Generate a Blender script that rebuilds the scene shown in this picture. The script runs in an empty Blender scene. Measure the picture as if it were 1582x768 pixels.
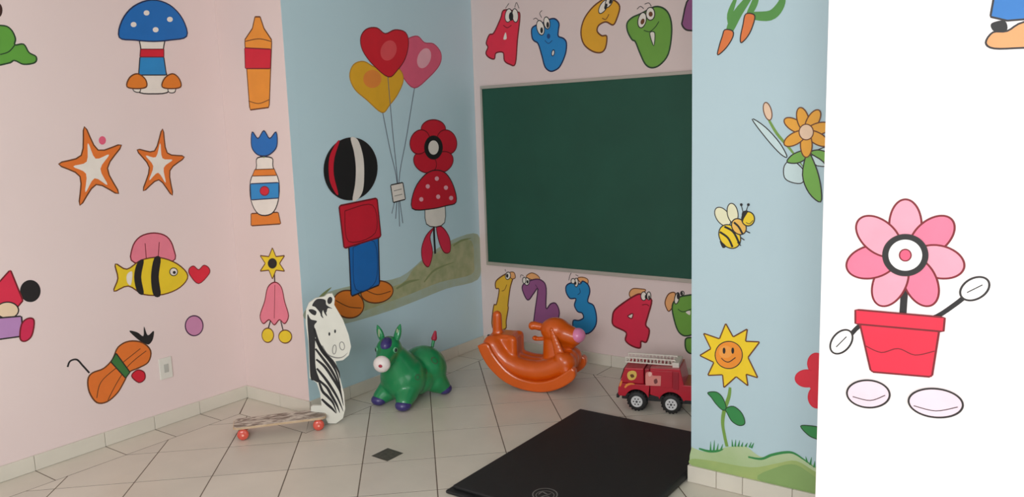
import bpy, bmesh, math, random
from mathutils import Vector, Matrix
from mathutils.geometry import tessellate_polygon
random.seed(7)
scene = bpy.context.scene
COL = scene.collection
PI = math.pi

# ------------------------------------------------------------------ camera
cam_data = bpy.data.cameras.new('camera')
cam_data.sensor_fit = 'HORIZONTAL'
cam_data.sensor_width = 36.0
cam_data.lens = 1209.98 / 1582 * 36.0
cam_data.clip_start = 0.02
camera = bpy.data.objects.new('camera', cam_data)
COL.objects.link(camera)
camera.matrix_world = Matrix(((0.817502, -0.059572, 0.572836, 0.000000), (0.575068, 0.138691, -0.806264, 0.000000), (-0.031416, 0.988542, 0.147639, 1.511327), (0, 0, 0, 1)))
scene.camera = camera

# ------------------------------------------------------------------ world, assumed and added lights, exposure
world = bpy.data.worlds.new('world')
scene.world = world
world.use_nodes = True
bgn = world.node_tree.nodes['Background']
bgn.inputs['Color'].default_value = (0.90, 0.95, 1.0, 1)
bgn.inputs['Strength'].default_value = 0.45

def area_light(name, loc, target, sx, sy, watts, color):
    d = bpy.data.lights.new(name, 'AREA')
    d.shape = 'RECTANGLE'; d.size = sx; d.size_y = sy; d.energy = watts; d.color = color
    o = bpy.data.objects.new(name, d); COL.objects.link(o)
    o.location = loc
    o.rotation_euler = (Vector(target) - Vector(loc)).to_track_quat('-Z', 'Y').to_euler()
    return o
area_light('assumed_rear_light', (-0.05, -2.0, 1.75), (-2.3, 3.0, 0.7), 2.4, 1.2, 111, (0.97, 0.99, 1.0))  # assumed unseen light from behind the camera; no window is built there
area_light('right_wall_fill', (1.75, 0.6, 1.15), (0.0, 2.2, 1.0), 1.0, 1.9, 15, (0.98, 0.99, 1.0))  # unseen lamp added to brighten the right wall without reaching the pillar

scene.view_settings.view_transform = 'Standard'
scene.view_settings.look = 'None'
scene.view_settings.exposure = 0.04
scene.view_settings.gamma = 1.0
scene.view_settings.use_curve_mapping = False

# ------------------------------------------------------------------ helpers
def lin(c):
    return tuple(((v / 255) / 12.92 if v / 255 <= 0.04045 else ((v / 255 + 0.055) / 1.055) ** 2.4) for v in c)

MATS = {}
def mat(name, rgb, rough=0.6, var=0.04, scale=8.0, bump=0.0, bscale=60.0, metal=0.0, coat=0.0, spec=0.5, rgb2=None, detail=3.0, alpha=1.0, trans=0.0):
    if name in MATS: return MATS[name]
    m = bpy.data.materials.new(name); m.use_nodes = True
    nt = m.node_tree; b = nt.nodes['Principled BSDF']
    c = lin(rgb)
    b.inputs['Roughness'].default_value = rough
    b.inputs['Metallic'].default_value = metal
    b.inputs['Coat Weight'].default_value = coat
    b.inputs['Coat Roughness'].default_value = 0.12
    b.inputs['Specular IOR Level'].default_value = spec
    b.inputs['Alpha'].default_value = alpha
    b.inputs['Transmission Weight'].default_value = trans
    tc = nt.nodes.new('ShaderNodeTexCoord')
    n = nt.nodes.new('ShaderNodeTexNoise'); n.inputs['Scale'].default_value = scale; n.inputs['Detail'].default_value = detail
    nt.links.new(tc.outputs['Object'], n.inputs['Vector'])
    r = nt.nodes.new('ShaderNodeValToRGB')
    r.color_ramp.elements[0].position = 0.32; r.color_ramp.elements[1].position = 0.68
    if rgb2 is None:
        a = [min(1, v * (1 - var)) for v in c]; d = [min(1, v * (1 + var)) for v in c]
    else:
        a = lin(rgb2); d = c
    r.color_ramp.elements[0].color = (*a, 1); r.color_ramp.elements[1].color = (*d, 1)
    nt.links.new(n.outputs['Fac'], r.inputs['Fac']); nt.links.new(r.outputs['Color'], b.inputs['Base Color'])
    if bump > 0:
        n2 = nt.nodes.new('ShaderNodeTexNoise'); n2.inputs['Scale'].default_value = bscale; n2.inputs['Detail'].default_value = 3
        nt.links.new(tc.outputs['Object'], n2.inputs['Vector'])
        bp = nt.nodes.new('ShaderNodeBump'); bp.inputs['Strength'].default_value = bump; bp.inputs['Distance'].default_value = 0.002
        nt.links.new(n2.outputs['Fac'], bp.inputs['Height']); nt.links.new(bp.outputs['Normal'], b.inputs['Normal'])
    MATS[name] = m
    return m

def link(name, me, parent=None):
    o = bpy.data.objects.new(name, me); COL.objects.link(o)
    if parent: o.parent = parent
    return o
def obj(name, bm, m, parent=None, smooth=False):
    bmesh.ops.recalc_face_normals(bm, faces=bm.faces)
    me = bpy.data.meshes.new(name); bm.to_mesh(me); bm.free()
    for mm in (m if isinstance(m, list) else [m]): me.materials.append(mm)
    if smooth:
        for p in me.polygons: p.use_smooth = True
    return link(name, me, parent)
def thing(name, label, cat, loc=(0, 0, 0), rz=0.0, group=None):
    o = bpy.data.objects.new(name, None); COL.objects.link(o)
    o.empty_display_size = 0.05
    o.location = loc; o.rotation_euler = (0, 0, rz)
    o['label'] = label; o['category'] = cat
    if group: o['group'] = group
    return o
def structure(o, label=None):
    o['kind'] = 'structure'
    if label: o['label'] = label
    return o
def box(bm, x0, x1, y0, y1, z0, z1, bev=0.0, M=None):
    r = bmesh.ops.create_cube(bm, size=1.0)
    vs = r['verts']
    bmesh.ops.scale(bm, vec=(x1 - x0, y1 - y0, z1 - z0), verts=vs)
    bmesh.ops.translate(bm, vec=((x0 + x1) / 2, (y0 + y1) / 2, (z0 + z1) / 2), verts=vs)
    if bev > 0:
        es = list({e for v in vs for e in v.link_edges})
        g = bmesh.ops.bevel(bm, geom=es, offset=bev, segments=2, affect='EDGES', profile=0.5)
        vs = list({v for f in g['faces'] for v in f.verts} | {v for v in vs if v.is_valid})
    if M is not None: bmesh.ops.transform(bm, matrix=M, verts=vs)
    return bm
def boxm(*a, **k): return box(bmesh.new(), *a, **k)
def prism(bm, pts, axis_y0, axis_y1, bev=0.0):
    # pts are (x, z), extruded along y
    vs = [bm.verts.new((x, axis_y0, z)) for x, z in pts]
    f = bm.faces.new(vs)
    r = bmesh.ops.extrude_face_region(bm, geom=[f])
    nv = [g for g in r['geom'] if isinstance(g, bmesh.types.BMVert)]
    bmesh.ops.translate(bm, vec=(0, axis_y1 - axis_y0, 0), verts=nv)
    if bev > 0:
        fs = [f] + [g for g in r['geom'] if isinstance(g, bmesh.types.BMFace)]
        es = list({e for ff in fs for e in ff.edges})
        bmesh.ops.bevel(bm, geom=es, offset=bev, segments=2, affect='EDGES', profile=0.5)
    return bm
def ellipsoid(bm, c, r, rot=None, sub=3):
    g = bmesh.ops.create_icosphere(bm, subdivisions=sub, radius=1.0)
    M = Matrix.Translation(c) @ (rot.to_matrix().to_4x4() if rot else Matrix.Identity(4)) @ Matrix.Diagonal((*r, 1))
    bmesh.ops.transform(bm, matrix=M, verts=g['verts'])
def capsule(bm, p0, p1, r0, r1, sub=2, flat=1.0):
    p0, p1 = Vector(p0), Vector(p1)
    n = max(2, int((p1 - p0).length / (min(r0, r1) * 0.35)) + 1)
    for i in range(n + 1):
        t = i / n; r = r0 + (r1 - r0) * t
        ellipsoid(bm, p0.lerp(p1, t), (r, r * flat, r), sub=sub)
def cyl(bm, p0, p1, r, seg=24, r2=None, bev=0.0):
    p0, p1 = Vector(p0), Vector(p1); d = p1 - p0
    M = Matrix.Translation((p0 + p1) / 2) @ d.to_track_quat('Z', 'Y').to_matrix().to_4x4()
    g = bmesh.ops.create_cone(bm, cap_ends=True, segments=seg, radius1=r, radius2=r if r2 is None else r2, depth=d.length, matrix=M)
    if bev > 0:
        es = [e for e in {e for v in g['verts'] for e in v.link_edges} if any(len(f.verts) > 4 for f in e.link_faces)]
        bmesh.ops.bevel(bm, geom=es, offset=bev, segments=3, affect='EDGES', profile=0.5)
def tube(bm, pts, r, seg=10):
    for a, b in zip(pts, pts[1:]): cyl(bm, a, b, r, seg)
    for p in pts[1:-1]: ellipsoid(bm, p, (r, r, r), sub=1)
def lathe(bm, prof, c, axis='Y', seg=32):
    rings = []
    for r, a in prof:
        ring = []
        for i in range(seg):
            t = 2 * PI * i / seg
            if axis == 'Y': co = (c[0] + r * math.cos(t), c[1] + a, c[2] + r * math.sin(t))
            else: co = (c[0] + r * math.cos(t), c[1] + r * math.sin(t), c[2] + a)
            ring.append(bm.verts.new(co))
        rings.append(ring)
    for A, B in zip(rings, rings[1:]):
        for i in range(seg): bm.faces.new((A[i], A[(i + 1) % seg], B[(i + 1) % seg], B[i]))
    bm.faces.new(rings[0]); bm.faces.new(rings[-1])
def fuse(name, bm, m, parent, voxel=0.006, smooth=10):
    # overlapping rounded volumes become one continuous moulded skin
    o = obj(name, bm, m, None, True)
    rm = o.modifiers.new('r', 'REMESH'); rm.mode = 'VOXEL'; rm.voxel_size = voxel
    sm = o.modifiers.new('s', 'SMOOTH'); sm.iterations = smooth; sm.factor = 0.5
    dg = bpy.context.evaluated_depsgraph_get(); dg.update()
    me = bpy.data.meshes.new_from_object(o.evaluated_get(dg))
    o.modifiers.clear()
    o.data = me; me.name = name
    for p in me.polygons: p.use_smooth = True
    if parent: o.parent = parent
    return o
def copy_tree(o, parent=None):
    c = o.copy(); COL.objects.link(c)
    if parent is not None: c.parent = parent
    for ch in list(o.children): copy_tree(ch, c)
    return c

# ------------------------------------------------------------------ flat wall paint
PAINT_RGB = {'hilldark': (138, 150, 100), 'ink': (40, 34, 34), 'black': (26, 24, 26), 'brownk': (60, 30, 24), 'pinkballoon': (232, 98, 128), 'pinklight': (246, 180, 192), 'rosedk': (190, 70, 96), 'yelballoon': (240, 180, 40), 'yellight': (244, 146, 60), 'ochre': (200, 140, 40), 'red': (220, 24, 44), 'reddk': (120, 14, 28), 'redlight': (236, 84, 90), 'string': (110, 116, 130), 'orange2': (232, 130, 40), 'brown': (110, 60, 24), 'blue': (20, 110, 190), 'bluedk': (16, 70, 130), 'red2': (214, 28, 52), 'cream': (240, 232, 222), 'grey': (140, 138, 132), 'rose': (232, 60, 90), 'rose2': (224, 44, 76), 'lred': (232, 44, 72), 'lblue': (30, 136, 204), 'lyel': (236, 172, 40), 'lgreen': (112, 168, 64), 'lpurple': (150, 84, 136), 'purpledk': (72, 36, 70), 'navy': (20, 40, 84), 'greendk': (30, 64, 34), 'lyel2': (236, 184, 50), 'tan': (236, 170, 110), 'lblue2': (28, 138, 196), 'lred2': (226, 42, 76), 'wing': (238, 236, 200), 'yellow2': (240, 208, 40), 'ochrel': (240, 190, 90), 'stem': (120, 160, 70), 'leaf': (52, 140, 74), 'yellow': (248, 212, 36), 'orange3': (246, 150, 44), 'orangel': (248, 164, 72), 'red3': (226, 40, 62), 'grassd': (140, 172, 104), 'grassm': (170, 190, 110), 'grassl': (180, 200, 150), 'hill': (0, 0, 0), 'hill2': (0, 0, 0), 'pgreen': (86, 150, 70), 'proot': (228, 122, 60), 'pale': (206, 228, 230), 'skin': (240, 206, 176), 'hair': (240, 170, 56), 'pgreen2': (120, 178, 76), 'lgreen2': (96, 164, 60), 'blue3': (40, 140, 206), 'orange4': (232, 120, 44), 'rose3': (238, 130, 150), 'lilac': (190, 140, 196), 'rose4': (214, 40, 84), 'skin2': (240, 214, 180), 'mauve': (206, 140, 180), 'green2': (60, 120, 60), 'orange5': (240, 150, 50), 'paleblush': (250, 240, 236), 'white': (250, 248, 246), 'pink': (240, 120, 150), 'pink2': (244, 160, 180), 'rosedk2': (226, 90, 124), 'hotred': (226, 36, 66), 'blush': (240, 214, 226), 'tan2': (232, 160, 104), 'blue4': (40, 116, 190), 'emb': (120, 118, 114), 'stky': (226, 190, 90), 'stkp': (224, 140, 130), 'stkp2': (240, 190, 180), 'stkr': (120, 60, 60), 'stko': (232, 140, 60)}
def paint_mat(k):
    if k == 'hill': return mat('paint_hill', (186, 184, 142), 0.75, scale=14, rgb2=(158, 166, 122), detail=5)
    if k == 'hill2': return mat('paint_hill_edge', (176, 192, 178), 0.75, scale=10, rgb2=(172, 182, 152), detail=5)
    if k == 'grassm': return mat('paint_grass_mid', (178, 194, 120), 0.75, scale=5, rgb2=(146, 176, 108), detail=4)
    if k == 'grassl': return mat('paint_grass_pale', (190, 208, 166), 0.75, scale=6, rgb2=(172, 196, 142), detail=4)
    return mat('paint_' + k, PAINT_RGB[k], 0.55, 0.03, 14)
def catmull(p, closed, n=4):
    out = []; L = len(p)
    if L < 3: return list(p)
    rng = range(L) if closed else range(L - 1)
    for i in rng:
        if closed: a, b, c, d = p[i - 1], p[i], p[(i + 1) % L], p[(i + 2) % L]
        else: a, b, c, d = p[max(0, i - 1)], p[i], p[i + 1], p[min(L - 1, i + 2)]
        for j in range(n):
            t = j / n
            out.append(tuple(0.5 * ((2 * b[k]) + (c[k] - a[k]) * t + (2 * a[k] - 5 * b[k] + 4 * c[k] - d[k]) * t * t + (3 * b[k] - a[k] - 3 * c[k] + d[k]) * t ** 3) for k in (0, 1)))
    if not closed: out.append(tuple(p[-1]))
    return out
def ribbon(bm, pts, w, closed, taper, put, mi):
    L = len(pts); A = []; B = []
    for i, q in enumerate(pts):
        a = pts[i - 1] if (i > 0 or closed) else pts[i]
        b = pts[(i + 1) % L] if (i < L - 1 or closed) else pts[i]
        dx, dy = b[0] - a[0], b[1] - a[1]; l = math.hypot(dx, dy) or 1
        h = w / 2
        if taper: h *= max(0.12, math.sin(PI * (0.18 + 0.82 * i / (L - 1))) ** 0.7) if i < L - 1 else 0.1
        nx, ny = -dy / l * h, dx / l * h
        A.append(put(q[0] + nx, q[1] + ny)); B.append(put(q[0] - nx, q[1] - ny))
    va = [bm.verts.new(v) for v in A]; vb = [bm.verts.new(v) for v in B]
    for i in range(L if closed else L - 1):
        j = (i + 1) % L
        f = bm.faces.new((va[i], va[j], vb[j], vb[i])); f.material_index = mi
def paint(frame, name, label, layers, base, parent):
    # frame(u, v, off) -> point of the wall plane, off metres proud of it
    bm = bmesh.new(); keys = []
    def idx(k):
        if k not in keys: keys.append(k)
        return keys.index(k)
    off = 0.0006 + base * 0.00012
    for l in layers:
        put = lambda u, v, o=off: frame(u, v, o)
        if l[0] in 'FP':
            pts = catmull(l[2], True) if l[0] == 'F' else list(l[2])
            vs = [bm.verts.new(put(*q)) for q in pts]
            for tri in tessellate_polygon([[Vector((q[0], q[1], 0)) for q in pts]]):
                f = bm.faces.new([vs[t] for t in tri]); f.material_index = idx(l[1])
            off += 0.00012
            if l[3] > 0:
                put2 = lambda u, v, o=off: frame(u, v, o)
                if l[0] == 'P':
                    dense = []
                    for a, b in zip(pts, pts[1:] + pts[:1]):
                        dense += [(a[0] + (b[0] - a[0]) * t, a[1] + (b[1] - a[1]) * t) for t in (0.04, 0.96)]
                    pts = dense
                ribbon(bm, pts, l[3], True, False, put2, idx(l[4])); off += 0.00012
        else:
            ribbon(bm, catmull(l[2], False, 5), l[3], False, l[0] == 'T', put, idx(l[1])); off += 0.00012
    me = bpy.data.meshes.new(name); bm.to_mesh(me); bm.free()
    for k in keys: me.materials.append(paint_mat(k))
    o = link(name, me, parent)
    if label: o['label'] = label
    return o

# ------------------------------------------------------------------ the setting
plaster = dict(bump=0.12, bscale=45, scale=1.7, var=0.015)
M_pink = mat('pink_wall_paint', (236, 217, 214), 0.62, **plaster)
M_pinkb = mat('pink_back_wall_paint', (232, 212, 208), 0.62, **plaster)
M_blue = mat('pale_blue_wall_paint', (198, 226, 235), 0.6, **plaster)
M_blue2 = mat('pale_blue_pillar_paint', (189, 214, 223), 0.6, **plaster)
M_white = mat('pinkish_white_wall_paint', (246, 238, 238), 0.6, **plaster)
M_ceil = mat('white_ceiling_paint', (232, 230, 226), 0.8, **plaster)
M_grout = mat('dark_grout', (104, 90, 76), 0.9, 0.15, 20)
M_groutl = mat('light_grout', (176, 164, 150), 0.9, 0.08, 20)
TILE = [mat('floor_tile_%s' % n, c, 0.3, 0.035, 5, bump=0.03, bscale=30, spec=0.42) for n, c in (('a', (217, 210, 196)), ('b', (213, 206, 193)), ('c', (220, 213, 199)))]
M_base = mat('baseboard_tile', (220, 214, 200), 0.32, 0.03, 6)

wall = {}
def wallbox(key, name, m, x0, x1, y0, y1, z1=2.42):
    wall[key] = structure(obj(name, boxm(x0, x1, y0, y1, -0.02, z1), m))
wallbox('left', 'wall_left', M_pink, -4.05, -3.9, -2.2, 2.79)
wallbox('ret', 'wall_left_return', M_pinkb, -3.8995, -3.346, 2.73, 2.79)
wallbox('blue', 'wall_left_alcove', M_blue, -3.47, -3.345, 2.7906, 4.47)
wallbox('edge', 'wall_left_corner', M_blue, -3.3458, -3.345, 2.7304, 2.7904)
wallbox('back', 'wall_back', M_pinkb, -3.3445, 0.6, 4.32, 4.47)
wallbox('col', 'wall_pillar', M_blue2, -1.24, 1.2, 3.02, 3.27)
wallbox('right', 'wall_right', M_white, -0.53, 1.9, 2.2, 2.42)
structure(obj('ceiling', boxm(-4.05, 1.9, -2.2, 4.47, 2.42, 2.5), M_ceil))

floor = structure(obj('floor', boxm(-4.05, 1.9, -2.2, 4.47, -0.06, -0.0007), M_grout))

def clip(poly, a, b, c):
    # keep a*x + b*y <= c
    out = []
    for p, q in zip(poly, poly[1:] + poly[:1]):
        dp, dq = a * p[0] + b * p[1] - c, a * q[0] + b * q[1] - c
        if dp <= 0: out.append(p)
        if (dp < 0 < dq) or (dq < 0 < dp):
            t = dp / (dp - dq); out.append((p[0] + (q[0] - p[0]) * t, p[1] + (q[1] - p[1]) * t))
    return out
def area(p): return abs(sum(a[0] * b[1] - a[1] * b[0] for a, b in zip(p, p[1:] + p[:1]))) / 2 if len(p) > 2 else 0
def slab(bm, poly, z0, z1, ch=0.0004):
    cx = sum(p[0] for p in poly) / len(poly); cy = sum(p[1] for p in poly) / len(poly)
    lo = [bm.verts.new((x, y, z0)) for x, y in poly]
    mid = [bm.verts.new((x, y, z1 - ch)) for x, y in poly]
    top = []
    for x, y in poly:
        d = math.hypot(x - cx, y - cy) or 1
        top.append(bm.verts.new((x + (cx - x) / d * ch * 1.3, y + (cy - y) / d * ch * 1.3, z1)))
    n = len(poly)
    for i in range(n):
        j = (i + 1) % n
        bm.faces.new((lo[i], lo[j], mid[j], mid[i])); bm.faces.new((mid[i], mid[j], top[j], top[i]))
    bm.faces.new(top)

S = 0.338; TH = 0.740123; OX, OY = -3.62603, 1.01831
ax, ay = math.cos(TH), math.sin(TH)
G = 0.0025                                   # half joint
BW = 0.205                                   # border strip width
XL, YN, XB, YB = -3.9, 2.73, -3.345, 4.32
def in_view(p):
    c = (sum(q[0] for q in p) / len(p), sum(q[1] for q in p) / len(p))
    return c[1] > 0.9 and c[0] < -0.75
rest = bmesh.new()
for i in range(-16, 22):
    for j in range(-16, 22):
        quad = [(i + G / S, j + G / S), (i + 1 - G / S, j + G / S), (i + 1 - G / S, j + 1 - G / S), (i + G / S, j + 1 - G / S)]
        w = [(OX + (ax * a - ay * b) * S, OY + (ay * a + ax * b) * S) for a, b in quad]
        low = clip(clip(clip(w, -1, 0, -(XL + BW + G)), 0, 1, YN - BW - G), 0, -1, 2.15)
        low = clip(low, 1, 0, 1.85) if low else low
        up = clip(clip(clip(w, -1, 0, -(XB + BW + G)), 0, 1, YB - BW - G), 0, -1, -(YN - BW - G))
        up = clip(up, 1, 0, 0.6) if up else up
        pieces = [p for p in (low, up) if len(p) > 2 and area(p) > 0.0004]
        if not pieces: continue
        if any(in_view(p) for p in pieces):
            bm = bmesh.new()
            for p in pieces: slab(bm, p, -0.0025, 0.0)
            obj('floor_tile', bm, random.choice(TILE), floor)
        else:
            for p in pieces: slab(rest, p, -0.0025, 0.0)
o = obj('floor_tiling', rest, TILE[0], floor); o['kind'] = 'stuff'
# border strip along the walls, mitred at the corner
def border(poly):
    bm = bmesh.new(); slab(bm, poly, -0.0025, 0.0); obj('border_tile', bm, random.choice(TILE), floor)
LJ = [-2.2, -1.6, -1.2, -0.8, -0.4, 0.0, 0.4, 0.8, 1.2, 1.541, 1.874, 2.14, 2.408, 2.73]
for a, b in zip(LJ, LJ[1:]):
    e = BW if b == 2.73 else 0
    border([(XL, a + G), (XL, b - G), (XL + BW - G, b - G - e), (XL + BW - G, a + G)])
border([(XL + 0.004, YN - 0.001), (XB - 0.002, YN - 0.001), (XB + BW - G, YN - BW + G), (XL + BW + 0.002, YN - BW + G)])
BJ = [YN, 3.02, 3.36, 3.70, 4.02, YB]
for a, b in zip(BJ, BJ[1:]):
    s0 = BW if a == YN else 0; e = BW if b == YB else 0
    border([(XB, a + G), (XB, b - G), (XB + BW - G, b - G - e), (XB + BW - G, a + G - s0)])
KJ = [XB, -2.98, -2.64, -2.31, -1.98, -1.64, -1.3, -0.96, -0.6, -0.2, 0.2, 0.6]
for a, b in zip(KJ, KJ[1:]):
    s0 = BW if a == XB else 0
    border([(a + G, YB), (a + G + s0, YB - BW + G), (b - G, YB - BW + G), (b - G, YB)])
# dark inset
bm = bmesh.new(); slab(bm, [(-2.634, 2.493), (-2.523, 2.487), (-2.523, 2.597), (-2.632, 2.603)], -0.002, 0.0008, 0.0004)
o = obj('inset_tile', bm, mat('dark_inset', (88, 84, 74), 0.5, scale=60, rgb2=(62, 60, 54)), floor); o['label'] = 'small dark square inset tile'

# baseboards: grout backing with a row of tiles
def baseboard(name, p0, p1, joints, nrm):
    d = Vector((p1[0] - p0[0], p1[1] - p0[1], 0)); L = d.length; d.normalize(); n = Vector((*nrm, 0))
    def quadbox(bm, s0, s1, t0, t1, z0, z1, bev=0):
        M = Matrix(((d.x, n.x, 0, p0[0]), (d.y, n.y, 0, p0[1]), (0, 0, 1, 0), (0, 0, 0, 1)))
        box(bm, s0, s1, t0, t1, z0, z1, bev, M)
    bm = bmesh.new(); quadbox(bm, 0, L, 0.0003, 0.006, 0.0005, 0.071)
    root = structure(obj(name, bm, M_groutl))
    js = [0] + [j for j in joints if 0.02 < j < L - 0.02] + [L]
    for a, b in zip(js, js[1:]):
        bm = bmesh.new(); quadbox(bm, a + 0.0012, b - 0.0012, 0.001, 0.012, 0.001, 0.074, 0.0015)
        obj('baseboard_tile', bm, M_base, root)
baseboard('baseboard_left', (XL, -2.2), (XL, YN), [j + 2.2 for j in LJ], (1, 0))
baseboard('baseboard_left_return', (XL + 0.013, YN), (XB + 0.012, YN), [0.30], (0, -1))
baseboard('baseboard_left_alcove', (XB, YN + 0.001), (XB, YB), [j - YN for j in BJ], (1, 0))
baseboard('baseboard_back', (XB + 0.013, YB), (0.6, YB), [j - XB - 0.013 for j in KJ], (0, -1))
baseboard('baseboard_pillar', (-1.253, 3.02), (-0.3, 3.02), [0.128, 0.24, 0.44, 0.66], (0, -1))
baseboard('baseboard_pillar_side', (-1.24, 3.27), (-1.24, 3.0202), [0.12], (-1, 0))

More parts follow.
